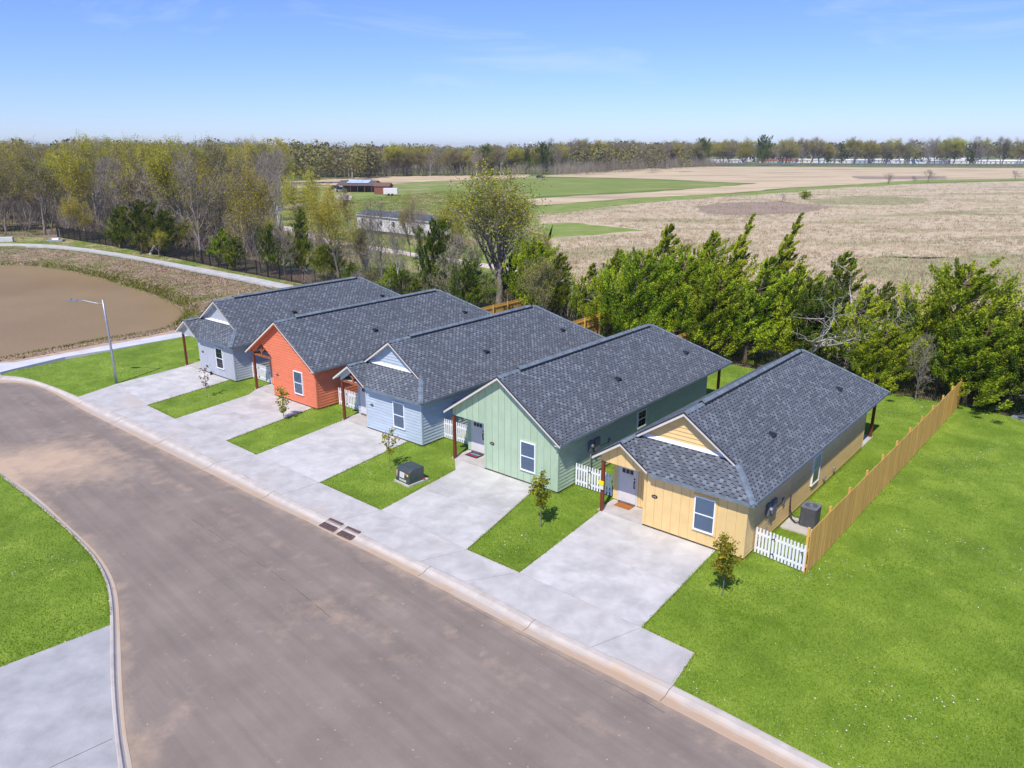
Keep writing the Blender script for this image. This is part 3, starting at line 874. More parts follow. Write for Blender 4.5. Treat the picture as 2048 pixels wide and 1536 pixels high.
def ribbon(pl, w0, w1):
    n = len(pl); Lp, Rp = [], []
    for i in range(n):
        d = pl[min(n-1, i+1)] - pl[max(0, i-1)]; d /= np.hypot(*d); nn = np.array([-d[1], d[0]])
        w_ = (w0 + (w1-w0)*i/(n-1)) * (1 + 0.12*math.sin(i*0.9) + rng.normal(0, .05))
        Lp.append(tuple(pl[i] + nn*w_/2)); Rp.append(tuple(pl[i] - nn*w_/2))
    return Lp + Rp[::-1]
slab('gravel_track', ribbon(trc, 2.6, 3.6), -0.06, 0.1, M['gravel'])
slab('gravel_track', ragged(G((668, 392), (684, 386), (705, 391), (700, 399), (680, 401)), .6, 2), -0.055, 0.1, M['gravel'])

# ================================================================= HOUSES
SL = 0.68                       # roof pitch (8 in 12)
EZ, OV = 2.64, 0.37             # eave height and overhang
XR, XL, XM = 0.37, -6.97, -3.36 # right eave, left eave, ridge line
YB = 17.88                      # back eave
RZ = EZ + (XR - XM) * SL
CAMW = Vector((0, 0, CAM_H))

def clip2(poly, axis, lim, keep_less):
    """Sutherland-Hodgman against one axis-aligned line"""
    out_ = []
    n = len(poly)
    for i in range(n):
        a, b = poly[i], poly[(i+1) % n]
        ia = (a[axis] <= lim) if keep_less else (a[axis] >= lim)
        ib = (b[axis] <= lim) if keep_less else (b[axis] >= lim)
        if ia: out_.append(a)
        if ia != ib:
            t = (lim - a[axis]) / (b[axis] - a[axis])
            out_.append(tuple(a[k] + (b[k]-a[k])*t for k in range(2)))
    return out_

def clip_convex(sub, conv):
    """clip polygon sub by convex counter-clockwise polygon conv"""
    out_ = sub
    n = len(conv)
    for i in range(n):
        a, b = conv[i], conv[(i+1) % n]
        ex, ey = b[0]-a[0], b[1]-a[1]
        res, m_ = [], len(out_)
        if not m_: return []
        for k in range(m_):
            p, q = out_[k], out_[(k+1) % m_]
            dp = ex*(p[1]-a[1]) - ey*(p[0]-a[0]); dq = ex*(q[1]-a[1]) - ey*(q[0]-a[0])
            if dp >= -1e-9: res.append(p)
            if (dp > 1e-9 and dq < -1e-9) or (dp < -1e-9 and dq > 1e-9):
                t = dp/(dp-dq); res.append((p[0]+(q[0]-p[0])*t, p[1]+(q[1]-p[1])*t))
        out_ = res
    return out_

def area2(p):
    return 0.5*sum(p[i-1][0]*p[i][1]-p[i][0]*p[i-1][1] for i in range(len(p)))

ROW = 0.142
class Plane:
    """a roof plane: origin on the eave, e along the eave, s up the slope; polys convex in (e, s)"""
    def __init__(s, o, e, plan_up):
        s.o = Vector(o); s.e = Vector(e).normalized()
        up = Vector(plan_up).normalized()
        s.s = Vector((up.x, up.y, SL)).normalized()
        s.n = s.e.cross(s.s)
        if s.n.z < 0: s.n = -s.n
        s.k = math.sqrt(1 + SL*SL); s.up = up
    def uv(s, x, y):
        d = Vector((x - s.o.x, y - s.o.y, 0))
        return (d.dot(Vector((s.e.x, s.e.y, 0))), d.dot(s.up) * s.k)
    def P(s, a, b, h=0.0):
        return s.o + s.e*a + s.s*b + s.n*h

tabm = {}
def tab_mesh():
    """one shingle tab, butt end thicker than its top"""
    if 'tab' not in tabm:
        mb = MB(); w_, h_ = 0.165, ROW*1.04
        mb.add([(0,0,.004),(w_,0,.004),(w_,h_,.001),(0,h_,.001),(0,0,.014),(w_,0,.014),(w_,h_,.007),(0,h_,.007)],
               [(4,5,6,7),(0,1,5,4),(1,2,6,5),(3,0,4,7),(2,3,7,6)])
        tabm['tab'] = mb.mesh('shingle', M['shingle_obj'])
    return tabm['tab']

def make_roof(h, root, planes, nobj=300):
    """planes: list of (Plane, [plan polygons])"""
    Mw = root.matrix_basis.copy() if False else Matrix.Translation(root.location) @ Matrix.Rotation(root.rotation_euler.z, 4, 'Z')
    deck = MB()
    tabs = []          # whole tabs that may become objects
    tv, tf, tt = [], [], []
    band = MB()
    for pl, polys in planes:
        for pp in polys:
            q = [pl.uv(*p) for p in pp]
            if area2(q) < 0: q = q[::-1]
            deck.prism([pl.P(*p) for p in q], (0, 0, -0.06))
            smax = max(p[1] for p in q)
            emin, emax = min(p[0] for p in q), max(p[0] for p in q)
            r0 = int(math.floor(min(p[1] for p in q) / ROW))
            for r_ in range(max(0, r0), int(smax/ROW)+1):
                y0 = r_*ROW
                # dark band printed across the lower laminate, seen only in the cut-outs
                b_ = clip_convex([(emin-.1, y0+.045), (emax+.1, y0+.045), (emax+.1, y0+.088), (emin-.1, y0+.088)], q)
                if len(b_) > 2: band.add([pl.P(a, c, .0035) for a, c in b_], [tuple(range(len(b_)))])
                off = (r_ * 0.137) % 0.31 + rng.normal(0, 0.012)
                k0 = int((emin - off)/0.31) - 1
                e0 = off + k0*0.31
                while e0 < emax:
                    w_ = 0.165
                    rect = [(e0, y0), (e0+w_, y0), (e0+w_, y0+ROW*1.04), (e0, y0+ROW*1.04)]
                    c_ = clip_convex(rect, q)
                    if len(c_) > 2:
                        a_ = area2(c_)
                        if a_ > w_*ROW*1.035:
                            ctr = Mw @ pl.P(e0+w_/2, y0+ROW/2)
                            tabs.append(((ctr-CAMW).length if (Mw.to_3x3() @ pl.n).dot(CAMW-ctr) > 0 else 1e6, pl, e0, y0))
                        elif a_ > 5e-4:
                            n0 = len(tv); t_ = random.random()
                            top = [pl.P(a, b, .014 - .007*(b-y0)/ROW) for a, b in c_]
                            tv += top; tt += [t_]*len(top); tf.append(tuple(range(n0, n0+len(top))))
                            n1 = len(tv)
                            lo = [pl.P(a, b, .002) for a, b in c_]; tv += lo; tt += [t_]*len(lo)
                            m_ = len(top)
                            for i in range(m_): tf.append((n0+i, n1+i, n1+(i+1) % m_, n0+(i+1) % m_))
                    e0 += 0.31
    tabs.sort(key=lambda t: t[0])
    roof = deck.build('roof', M['shingle_deck'], root)
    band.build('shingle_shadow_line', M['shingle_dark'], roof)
    tm = tab_mesh()
    for d, pl, e0, y0 in tabs[:nobj]:
        o_ = pl.P(e0, y0)
        mt = Matrix(((pl.e.x, pl.s.x, pl.n.x, o_.x), (pl.e.y, pl.s.y, pl.n.y, o_.y), (pl.e.z, pl.s.z, pl.n.z, o_.z), (0,0,0,1)))
        if pl.e.cross(pl.s).dot(pl.n) < 0:
            # keep right-handed: run the tab the other way
            o_ = pl.P(e0+0.165, y0)
            mt = Matrix(((-pl.e.x, pl.s.x, pl.n.x, o_.x), (-pl.e.y, pl.s.y, pl.n.y, o_.y), (-pl.e.z, pl.s.z, pl.n.z, o_.z), (0,0,0,1)))
        link('shingle', tm, roof, mt)
    w_, h_ = 0.165, ROW*1.04
    cor = [(0,0,.014),(w_,0,.014),(w_,h_,.007),(0,h_,.007),(0,0,.004),(w_,0,.004),(w_,h_,.001),(0,h_,.001)]
    for d, pl, e0, y0 in tabs[nobj:]:
        n0 = len(tv); t_ = random.random()
        tv += [pl.P(e0+a, y0+b, c) for a, b, c in cor]; tt += [t_]*8
        tf += [(n0,n0+1,n0+2,n0+3),(n0+4,n0+5,n0+1,n0),(n0+5,n0+6,n0+2,n0+1),(n0+7,n0+4,n0,n0+3)]
    me = bpy.data.meshes.new('shingle_rows'); me.from_pydata([tuple(v) for v in tv], [], tf)
    at = me.attributes.new('tone', 'FLOAT', 'POINT'); at.data.foreach_set('value', np.array(tt, np.float32))
    me.materials.append(M['shingle_attr']); me.update()
    o = link('shingle_rows', me, roof); o['kind'] = 'stuff'
    return roof

def cap_row(roof, a, b, width=0.17, step=0.20, name='ridge_cap', lift=0.018):
    """bent cap shingles overlapping along a ridge or hip from a (low) to b (high)"""
    a, b = Vector(a), Vector(b)
    d = (b-a); L_ = d.length; d.normalize()
    side = d.cross(Vector((0,0,1))).normalized()
    if abs(d.z) < 0.05:
        dl = Vector((side.x, side.y, -SL)).normalized(); dr = Vector((-side.x, -side.y, -SL)).normalized()
    else:
        dl = Vector((side.x, side.y, -0.42)).normalized(); dr = Vector((-side.x, -side.y, -0.42)).normalized()
    mb = MB()
    n = int(L_/step)
    for i in range(n):
        mb.tone = random.random()
        s0, s1 = i*step, (i+1)*step + 0.03
        h0, h1 = lift+0.022, lift+0.008
        p0, p1 = a + d*s0, a + d*min(s1, L_)
        up = Vector((0,0,1))
        vs = [p0 + dl*width + up*h0, p0 + up*(h0+.012), p0 + dr*width + up*h0, p1 + dl*width + up*h1, p1 + up*(h1+.012), p1 + dr*width + up*h1,
              p0 + dl*width + up*(h0-.022), p0 + up*(h0-.012), p0 + dr*width + up*(h0-.022)]
        mb.add(vs, [(0,1,4,3),(1,2,5,4),(6,7,1,0),(7,8,2,1),(6,0,3,3)[:4], (2,8,5)])
    mb.f = [f for f in mb.f]
    o = mb.build(name, M['cap_attr'], roof); return o

BOARD = 0.178
def lap_wall(parent, frame, poly, mat, prefix='board', vertical=None, batten=False, z0=0.10):
    """frame: function (a, z, proud) -> local point; poly convex list of (a, z). Boards are separate objects."""
    if area2(poly) < 0: poly = poly[::-1]
    amin, amax = min(p[0] for p in poly), max(p[0] for p in poly)
    zmin, zmax = min(p[1] for p in poly), max(p[1] for p in poly)
    def piece(c_, th):
        mb = MB(); n = len(c_)
        mb.add([frame(a, z, th(a, z)) for a, z in c_] + [frame(a, z, 0.0) for a, z in c_],
               [tuple(range(n))] + [(i, i+n, (i+1) % n + n, (i+1) % n) for i in range(n)])
        me = mb.mesh(prefix, mat)
        link(prefix, me, parent)
    if vertical is None:
        k = 0
        z = z0 + math.floor((zmin - z0)/BOARD)*BOARD
        while z < zmax:
            zz = z
            c_ = clip2(clip2(poly, 1, zz + BOARD*0.995, True), 1, zz, False)
            if len(c_) > 2 and abs(area2(c_)) > 0.002:
                piece(c_, lambda a, q: 0.036 - 0.031*(q-zz)/BOARD)
            z += BOARD
    else:
        a = amax; k = 0
        while a > amin:
            w_ = vertical
            c_ = clip2(clip2(poly, 0, a - 0.009, True), 0, a - w_ + 0.009, False)
            if len(c_) > 2 and abs(area2(c_)) > 0.002:
                piece(c_, lambda q, z: 0.022)
            if batten:
                c_ = clip2(clip2(poly, 0, a + 0.026, True), 0, a - 0.026, False)
                if len(c_) > 2: 
                    mb = MB(); n = len(c_)
                    mb.add([frame(q, z, 0.034) for q, z in c_] + [frame(q, z, 0.01) for q, z in c_],
                           [tuple(range(n))] + [(i, i+n, (i+1) % n + n, (i+1) % n) for i in range(n)])
                    link('batten', mb.mesh('batten', mat), parent)
            a -= w_

def window(parent, frame, a0, a1, z0, z1, grid=False, blind=True, small=False, casing=None):
    """double hung window standing proud of the siding; frame(a, z, proud)"""
    def bx(mb, p0, p1, q0, q1, d0, d1, mi=0):
        vs = [frame(p0,q0,d0), frame(p1,q0,d0), frame(p1,q1,d0), frame(p0,q1,d0), frame(p0,q0,d1), frame(p1,q0,d1), frame(p1,q1,d1), frame(p0,q1,d1)]
        mb.add(vs, [(0,3,2,1),(4,5,6,7),(0,1,5,4),(1,2,6,5),(2,3,7,6),(3,0,4,7)], mi)
    fw = 0.055
    mb = MB()
    bx(mb, a0, a0+fw, z0, z1, 0, .085); bx(mb, a1-fw, a1, z0, z1, 0, .085)
    bx(mb, a0+fw, a1-fw, z0, z0+fw*1.3, 0, .095); bx(mb, a0+fw, a1-fw, z1-fw, z1, 0, .085)
    zm = (z0+z1)/2
    wn = mb.build('window', M['vinyl'], parent)
    mb = MB(); bx(mb, a0+fw, a1-fw, zm-.025, zm+.025, .045, .075); mb.build('sash_rail', M['vinyl'], wn)
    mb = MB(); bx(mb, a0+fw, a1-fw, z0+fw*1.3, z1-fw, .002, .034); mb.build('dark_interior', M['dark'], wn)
    if blind:
        mb = MB(); z = z0+fw*1.3+.01
        while z < z1-fw-.02:
            vs = [frame(a0+fw+.01, z, .046), frame(a1-fw-.01, z, .046), frame(a1-fw-.01, z+.033, .037), frame(a0+fw+.01, z+.033, .037)]
            mb.add(vs, [(0,1,2,3)]); z += .043
        mb.build('blind', M['blind'], wn)
    mb = MB()
    if grid:
        am = (a0+a1)/2
        for g0, g1 in ((z0+fw*1.3, zm-.025), (zm+.025, z1-fw)):
            bx(mb, am-.008, am+.008, g0, g1, .050, .060)
            bx(mb, a0+fw, a1-fw, (g0+g1)/2-.008, (g0+g1)/2+.008, .050, .059)
        mb.build('window_grid', M['vinyl'], wn)
    mb = MB()
    for g0, g1, dd in ((z0+fw*1.3, zm-.025, .062), (zm+.025, z1-fw, .066)):
        mb.add([frame(a0+fw, g0, dd), frame(a1-fw, g0, dd), frame(a1-fw, g1, dd), frame(a0+fw, g1, dd)], [(0,1,2,3)])
    mb.build('pane', M['glass'], wn)
    if casing:
        mb = MB(); cw = .07
        bx(mb, a0-cw, a0-.001, z0-cw, z1+cw, 0, .048); bx(mb, a1+.001, a1+cw, z0-cw, z1+cw, 0, .048)
        bx(mb, a0-.001, a1+.001, z1+.001, z1+cw, 0, .048); bx(mb, a0-.001, a1+.001, z0-cw, z0-.001, 0, .048)
        mb.build('casing', casing, wn)
    return wn

def house(h, colour, gable, front_vertical, open_truss, label):
    (ox, oy), ang = HO[h]
    root = empty(colour + '_house' if False else 'house', (ox, oy, 0), math.radians(ang), label, 'house')
    root['group'] = 'colourful cottages in a row'
    mat = M[h]
    W, D = -6.84, 15.25         # left side, back wall
    F0 = -4.49                  # porch side of the front wall
    PY = 1.30                   # porch wall
    front = lambda a, z, d: (a, -d, z)
    right = lambda a, z, d: (d, a, z)
    left = lambda a, z, d: (W-d, a, z)
    back = lambda a, z, d: (a, D+d, z)
    porchw = lambda a, z, d: (a, PY-d, z)
    wt = EZ + OV*SL - 0.03      # wall top under the roof at the outside walls
    # ---- structural walls (thin backing) and their boards
    def wall(frame, poly, th=0.10, **kw):
        if area2(poly) < 0: poly = poly[::-1]
        mb = MB(); n = len(poly)
        mb.add([frame(a, z, 0.0) for a, z in poly] + [frame(a, z, -th) for a, z in poly],
               [tuple(range(n)), tuple(range(2*n-1, n-1, -1))] + [(i, i+n, (i+1) % n + n, (i+1) % n) for i in range(n)])
        o = mb.build('wall', mat, root)
        lap_wall(o, frame, poly, mat, **kw)
        return o
    zf = 0.10
    zc = lambda x: min(EZ+(XR-x)*SL, RZ-(XM-x)*SL) - 0.075     # underside of the main roof above x
    fv = 0.40 if (front_vertical and h != 'grey') else (0.22 if front_vertical else None)
    kwf = dict(vertical=fv, batten=(h == 'grey')) if front_vertical else {}
    soff = EZ - 0.02
    if gable == 'clipped':
        wf = wall(front, [(F0, zf), (0, zf), (0, EZ+.14), (F0, EZ+.14)], **kwf)
    else:
        # full height gable; above the porch opening the wall runs on to the left
        wf = wall(front, [(F0, zf), (0, zf), (0, zc(0)), (XM, zc(XM)), (F0, zc(F0))], **kwf)
        if not open_truss:
            wall(front, [(-6.68, 2.44), (F0-.001, 2.44), (F0-.001, zc(F0)), (-6.68, zc(-6.68))], **kwf)
        else:
            ax, az = -5.62, 3.36
            wall(front, [(ax, az), (F0-.001, 2.62), (F0-.001, zc(F0)), (ax, zc(ax))], **kwf)
            wall(front, [(-6.68, 2.55), (-6.56, 2.62), (ax-.001, az), (ax-.001, zc(ax)), (-6.68, zc(-6.68))], **kwf)
    wr = wall(right, [(0, zf), (D, zf), (D, wt), (0, wt)])
    wl = wall(left, [(PY, zf), (D, zf), (D, wt-.1), (PY, wt-.1)])
    wb = wall(back, [(W, zf), (0, zf), (0, wt), (W, wt-.1)])
    wp = wall(porchw, [(W, zf), (F0-.10, zf), (F0-.10, EZ+.3), (W, EZ+.1)], vertical=(0.40 if h in ('yellow', 'green') else None))
    # the porch side of the front room
    side = lambda a, z, d: (F0-d, a, z)
    wall(side, [(0.0, zf), (PY-.001, zf), (PY-.001, EZ+.1), (0.0, EZ+.1)], th=0.08)
    mb = MB()                    # slab edge
    mb.box(F0, -0.02, 0.02, 0.2, -0.05, zf); mb.box(-0.2, -0.02, 0.2, D-.02, -0.05, zf); mb.box(W+.02, -0.2, D-.2, D-.02, -0.05, zf); mb.box(W+.02, W+.2, PY, D-.2, -0.05, zf)
    mb.build('foundation', M['foundation'], root)
    mb = MB(); mb.prism([(-.07, -.036, zf), (.036, -.036, zf), (.036, .07, zf), (.001, .07, zf), (.001, -.001, zf), (-.07, -.001, zf)], (0, 0, EZ+.1-zf)); mb.build('corner_board', mat, root)
    mb = MB(); mb.box(0.001, 0.036, D-.07, D+.036, zf, EZ+.1); mb.build('corner_board', mat, root)
    mb = MB(); mb.box(F0-.036, F0+.06, -0.036, -0.001, zf, EZ-.1); mb.build('corner_board', mat, root)
    # ---- porch
    mb = MB(); mb.box(-6.78, F0-.03, -0.06, PY-.03, -0.1, 0.075); mb.build('porch_floor', M['porch'], root)
    px_ = -6.60
    mb = MB(); mb.box(px_-.07, px_+.07, -0.07, 0.07, 0.03, 2.44); mb.build('porch_post', M['post'], root, bevel=0.008)
    if gable == 'clipped' and not open_truss:
        zc2 = lambda x: min(RZ-(XM-x)*SL, RZ-(XM+5.58)*SL-(x+5.58)*SL) - 0.07
        gpoly = [(-6.74, 2.44), (-4.3, 2.44), (-4.3, 2.62), (-4.6, 2.78), (-5.58, zc2(-5.58)), (-6.74, zc2(-6.74))]
        wall(front, gpoly, vertical=(0.40 if h == 'yellow' else 0.22), batten=(h == 'grey'))
    if open_truss:
        # timber truss in the open porch gable
        xa, xb, zb = -6.60, -4.62, 2.52
        ax = -5.60
        az = 3.30 if gable == 'full' else 3.28
        zb2 = 2.50
        tr_ = MB(); tr_.bar((xa, 0.02, zb2), (xb, 0.02, zb2), .12, .12); tie = tr_.build('truss_tie', M['beam'], root)
        tr_ = MB(); tr_.bar((ax, 0.02, zb2+.06), (ax, 0.02, az-.06), .10, .10, up=(0,1,0)); tr_.build('king_post', M['beam'], root)
        for sx in (-1, 1):
            tr_ = MB(); tr_.bar((ax+sx*.04, 0.02, zb2+.28), (ax+sx*.34, 0.02, az-.26), .08, .08); tr_.build('truss_brace', M['beam'], root)
        if gable == 'clipped':
            # blue facing boards round the opening
            fb = MB()
            fb.prism([(-6.72, -.03, 2.46), (-6.55, -.03, 2.56), (-5.58, -.03, 3.22), (-4.75, -.03, 2.66), (-4.45, -.03, 2.66), (-4.45, -.03, 2.74), (-5.58, -.03, 3.54), (-6.72, -.03, 2.76)], (0, .06, 0))
            fb.build('porch_facing', mat, root)
        # porch ceiling back panel above the door wall is closed by the wall itself
    mb = MB(); mb.bar((px_, 0.10, 2.50), (px_, PY, 2.50), .13, .12); mb.build('porch_beam', mat if not open_truss else M['beam'], root)
    # ---- door
    d0, d1 = -6.50, -5.64
    dm = MB()
    dm.box(d0, d1, PY-.075, PY-.032, .15, 2.16)
    door = dm.build('door', M['door'], root)
    dm = MB()
    for k in range(3):
        for (zz0, zz1) in ((0.35, 1.44),):
            xx0 = d0+.10+k*.26; dm.box(xx0, xx0+.008, PY-.079, PY-.075, zz0, zz1)
    for zz in (1.47, 0.33):
        dm.box(d0+.06, d1-.06, PY-.082, PY-.075, zz, zz+.012)
    dm.build('door_panel', M['door'], door)
    for k in range(3):
        dm = MB(); xx0 = d0+.14+k*.20; dm.box(xx0, xx0+.165, PY-.083, PY-.075, 1.56, 1.76); dm.build('door_light', M['dark'], door)
    dm = MB(); dm.bar((d1-.07, PY-.12, .95), (d1-.07, PY-.12, 1.25), .03, .03, up=(0,1,0)); dm.box(d1-.10, d1-.04, PY-.1, PY-.075, .92, .98); dm.box(d1-.10, d1-.04, PY-.1, PY-.075, 1.22, 1.28)
    dm.cyl((d1-.07, PY-.09), .03, 1.36, 1.42, 8); dm.build('door_handle', M['black'], door)
    dm = MB()
    dm.box(d0-.09, d0-.005, PY-.06, PY-.03, .09, 2.26); dm.box(d1+.005, d1+.09, PY-.06, PY-.03, .09, 2.26); dm.box(d0-.005, d1+.005, PY-.06, PY-.03, 2.17, 2.26)
    dm.build('door_frame', M['door'] if h != 'yellow' else M['soffit'], root)
    dm = MB(); dm.box(d0, d1, PY-.16, PY-.032, .076, .15); dm.build('threshold', M['foundation'], root)
    # ---- windows
    window(wf, lambda a, z, d: front(a, z, d+.012), -2.17, -1.26, .67, 2.18, grid=(h in ('grey', 'orange', 'blue', 'green')), blind=(h in ('yellow', 'green', 'blue', 'orange')), casing=mat if h in ('yellow', 'green') else None)
    if h == 'green':
        window(wr, lambda a, z, d: right(a, z, d+.015), 7.02, 7.92, 1.20, 2.18, grid=True, blind=False)
    else:
        window(wr, lambda a, z, d: right(a, z, d+.015), 7.20, 8.15, .62, 2.10, grid=False, blind=True)
    # ---- house number plaque by the porch
    pm = MB(); pm.prism([(-4.0+.14*math.cos(k*math.pi/6), -0.05, 1.53+.075*math.sin(k*math.pi/6)) for k in range(12)], (0, .03, 0))
    pq = pm.build('number_plaque', M['bronze'], root)
    pm = MB()
    for k in (-1, 0, 1): pm.box(-4.0+k*.055-.012, -4.0+k*.055+.012, -.056, -.051, 1.50, 1.56)
    pm.build('plaque_digit', M['number'], pq)
    # ---- roof planes
    PR = Plane((XR, 0, EZ), (0, 1, 0), (-1, 0, 0))
    PL = Plane((XL, 0, RZ-(XM-XL)*SL), (0, 1, 0), (1, 0, 0))
    PB = Plane((0, YB, EZ), (1, 0, 0), (0, -1, 0))
    yr = YB - (XR-XM)           # ridge end
    hipL = YB - (RZ-(XM-XL)*SL - EZ)/SL
    yF = -0.36
    back_poly = [(XR, YB), (XL, YB), (XL, hipL), (XM, yr)]
    planes = [(PB, [back_poly])]
    if gable == 'clipped':
        yg, yw = 0.85, 1.22
        PS = Plane((0, yF, EZ), (1, 0, 0), (0, 1, 0))
        xs_ = XR - (yg - yF)
        planes.append((PR, [[(XR, yF), (XR, yg), (xs_, yg)], [(XR, yg), (XR, YB), (XM, yr), (XM, yg)]]))
        zs = EZ + (yw-yF)*SL
        planes.append((PS, [[(XR, yF), (XR-(yw-yF), yw), (-5.45, yw), (-5.58, 1.11), (-5.58+(1.11-yF), yF)]]))
        xp = -5.58
        PP = Plane((-5.58+(1.11-yF), 0, EZ), (0, 1, 0), (-1, 0, 0))
        planes.append((PP, [[(-5.58+(1.11-yF), yF), (-5.58, 1.11), (-5.58, yF)]]))
        planes.append((PL, [[(XL, yF), (-5.58, yF), (-5.58, yg), (XL, yg)], [(XL, yg), (XM, yg), (XM, yr), (XL, hipL)]]))
        gy = yg
    else:
        planes.append((PR, [[(XR, yF), (XR, YB), (XM, yr), (XM, yF)]]))
        planes.append((PL, [[(XL, yF), (XM, yF), (XM, yr), (XL, hipL)]]))
        gy = yF
    roof = make_roof(h, root, planes)
    zxl = RZ-(XM-XL)*SL
    # caps
    cap_row(roof, (XM, gy, RZ), (XM, yr, RZ), .17, .20)
    cap_row(roof, (XR, YB, EZ), (XM, yr, RZ), .15, .20, 'hip_cap')
    cap_row(roof, (XL, hipL, zxl), (XM, yr, RZ), .15, .20, 'hip_cap')
    mb = MB()
    mb.prism([(XM-.17, gy+1.6, RZ-.06), (XM-.15, gy+1.6, RZ+.015), (XM, gy+1.6, RZ+.10), (XM+.15, gy+1.6, RZ+.015), (XM+.17, gy+1.6, RZ-.06)], (0, yr-gy-2.0, 0))
    mb.build('ridge_vent', M['black'], roof)
    cap_row(roof, (XM, gy+1.55, RZ+.075), (XM, yr-.35, RZ+.075), .17, .20, lift=.035)
    if gable == 'clipped':
        xq = XR-(1.0-yF)
        cap_row(roof, (XR, yF, EZ), (XR-(.95-yF), .95, EZ+(.95-yF)*SL), .14, .18, 'hip_cap')
        zpk = RZ-(XM+5.58)*SL
        cap_row(roof, (-5.58, yF, zpk), (-5.58, 1.11, zpk), .14, .18)
        # gable triangle wall behind, with white flashing
        yw = 1.20; zb = EZ + (yw-yF)*SL
        xg0 = XR - (yw-yF); xg1 = 2*XM - xg0
        gfr = lambda a, z, d: (a, yw-d, z)
        gpoly = [(xg0-.05, zb-.02), (XM, RZ-.1), (xg1+.05, zb-.02)]
        kwg = dict(vertical=.22, batten=True) if h == 'grey' else {}
        wall(gfr, gpoly, **kwg)
        mb = MB(); mb.add([(xg0-.20, yw-.13, zb-.06+.0), (xg1+.20, yw-.13, zb-.06), (xg1+.20, yw-.035, zb+.02), (xg0-.20, yw-.035, zb+.02)], [(0,1,2,3)])
        mb.add([(xg0-.20, yw-.20, zb-.085), (xg1+.20, yw-.20, zb-.085), (xg1+.20, yw-.128, zb-.045), (xg0-.20, yw-.128, zb-.045)], [(0,1,2,3)])
        mb.build('flashing', M['white'], root)
    # rake boards on the gable front
    def rake(x0, z0, x1, z1, y, drop=.16):
        mb = MB(); mb.prism([(x0, y, z0-.012), (x1, y, z1-.012), (x1, y, z1-drop), (x0, y, z0-drop)], (0, -.03, 0)); mb.build('rake_board', M['trim'], root)
        mb = MB(); mb.prism([(x0, y-.031, z0+.02), (x1, y-.031, z1+.02), (x1, y-.031, z1-.03), (x0, y-.031, z0-.03)], (0, -.02, 0)); mb.build('drip_edge', M['black'], root)
        xe, ze = (x1, z1) if y < 0 else (x0+(x1-x0)*.86, z0+(z1-z0)*.86)
        mb = MB(); mb.prism([(x0, y, z0-.10), (xe, y, ze-.10), (xe, y, ze-.12), (x0, y, z0-.12)], (0, .34, 0)); mb.build('soffit', M['soffit'] if h != 'orange' else mat, root)
    if gable == 'clipped':
        xr_ = XR-(yg-yF)-.12; zr_ = EZ+(XR-xr_)*SL
        xl_ = 2*XM - xr_
        rake(XM, RZ, xr_, zr_, yg); rake(XM, RZ, xl_, zr_, yg)
        zpk = RZ-(XM+5.58)*SL
        rake(-5.58, zpk, -4.24, zpk-1.34*SL, yF); rake(-5.58, zpk, XL, zxl, yF)
    else:
        rake(XM, RZ, XR, EZ, yF); rake(XM, RZ, XL, zxl, yF)
    # fascia and soffit along the eaves
    def fascia(x0, y0, x1, y1, z, nx, ny):
        mb = MB()
        mb.prism([(x0, y0, z-.005), (x1, y1, z-.005), (x1, y1, z-.13), (x0, y0, z-.13)], (nx*.025, ny*.025, 0)); mb.build('fascia', M['cap'] , root)
    ztop = EZ
    fascia(XR, yF, XR, YB, EZ, 1, 0); fascia(XL, yF, XL, hipL, zxl, -1, 0); fascia(XL, YB, XR, YB, EZ, 0, 1)
    if gable == 'clipped': fascia(-4.1, yF, XR, yF, EZ, 0, -1)
    mb = MB()
    mb.box(.001+.036, XR, yF, YB, EZ-.125, EZ-.105)
    if gable == 'clipped': mb.box(-4.1, .001, yF, -.037, EZ-.125, EZ-.105)
    mb.box(XL, W-.036, PY, YB, zxl-.125, zxl-.105)
    mb.box(XL, XR, D+.04, YB, EZ-.13, EZ-.11)
    mb.build('soffit', M['soffit'], root)
    # porch ceiling
    if gable == 'clipped' or not open_truss:
        mb = MB(); mb.box(-6.74, F0-.1, 0.05, PY-.03, 2.56, 2.58); mb.build('porch_ceiling', M['soffit'], root)
    # roof vents and pipe vents
    for (vx, vy) in {'yellow': [(-1.07, 4.7), (-1.03, 13.4)], 'green': [(-1.25, 7.0), (-1.15, 14.5)], 'blue': [(-1.25, 6.7), (-1.18, 14.4)], 'orange': [(-1.3, 6.0), (-1.1, 14.6)], 'grey': [(-1.3, 6.05), (-1.3, 14.65)]}[h]:
        vz = EZ+(XR-vx)*SL
        mb = MB(); s_ = Vector((-1, 0, SL)).normalized(); n_ = Vector((SL, 0, 1)).normalized(); e_ = Vector((0, 1, 0)); c = Vector((vx, vy, vz))
        q = [c + e_*a + s_*b + n_*.02 for a, b in ((-.17,-.16),(.17,-.16),(.17,.16),(-.17,.16))]
        q2 = [c + e_*a + s_*b + n_*k for a, b, k in ((-.12,-.12,.16),(.12,-.12,.16),(.10,.14,.04),(-.10,.14,.04))]
        mb.add(q+q2, [(0,1,2,3),(4,5,6,7),(0,1,5,4),(1,2,6,5),(2,3,7,6),(3,0,4,7)]); mb.build('roof_vent', M['black'], roof)
    # back patio
    mb = MB(); mb.box(W, 0.02, D+.04, 17.35, -.1, .07); mb.build('back_patio', M['concrete'], root)
    mb = MB(); mb.box(-.16, -.02, 17.15, 17.29, .07, EZ-.1); mb.build('patio_post', M['post'], root)
    mb = MB(); mb.bar((-.09, D+.05, EZ-.16), (-.09, 17.29, EZ-.16), .12, .1); mb.build('patio_beam', mat, root)
    # hose bibs and dryer vents on the right wall
    mb = MB()
    for (vy, vz) in ([(10.5, .40), (9.06, .45)] if h == 'yellow' else [(2.0, .40)]):
        mb.box(.03, .13, vy-.08, vy+.08, vz-.07, vz+.09)
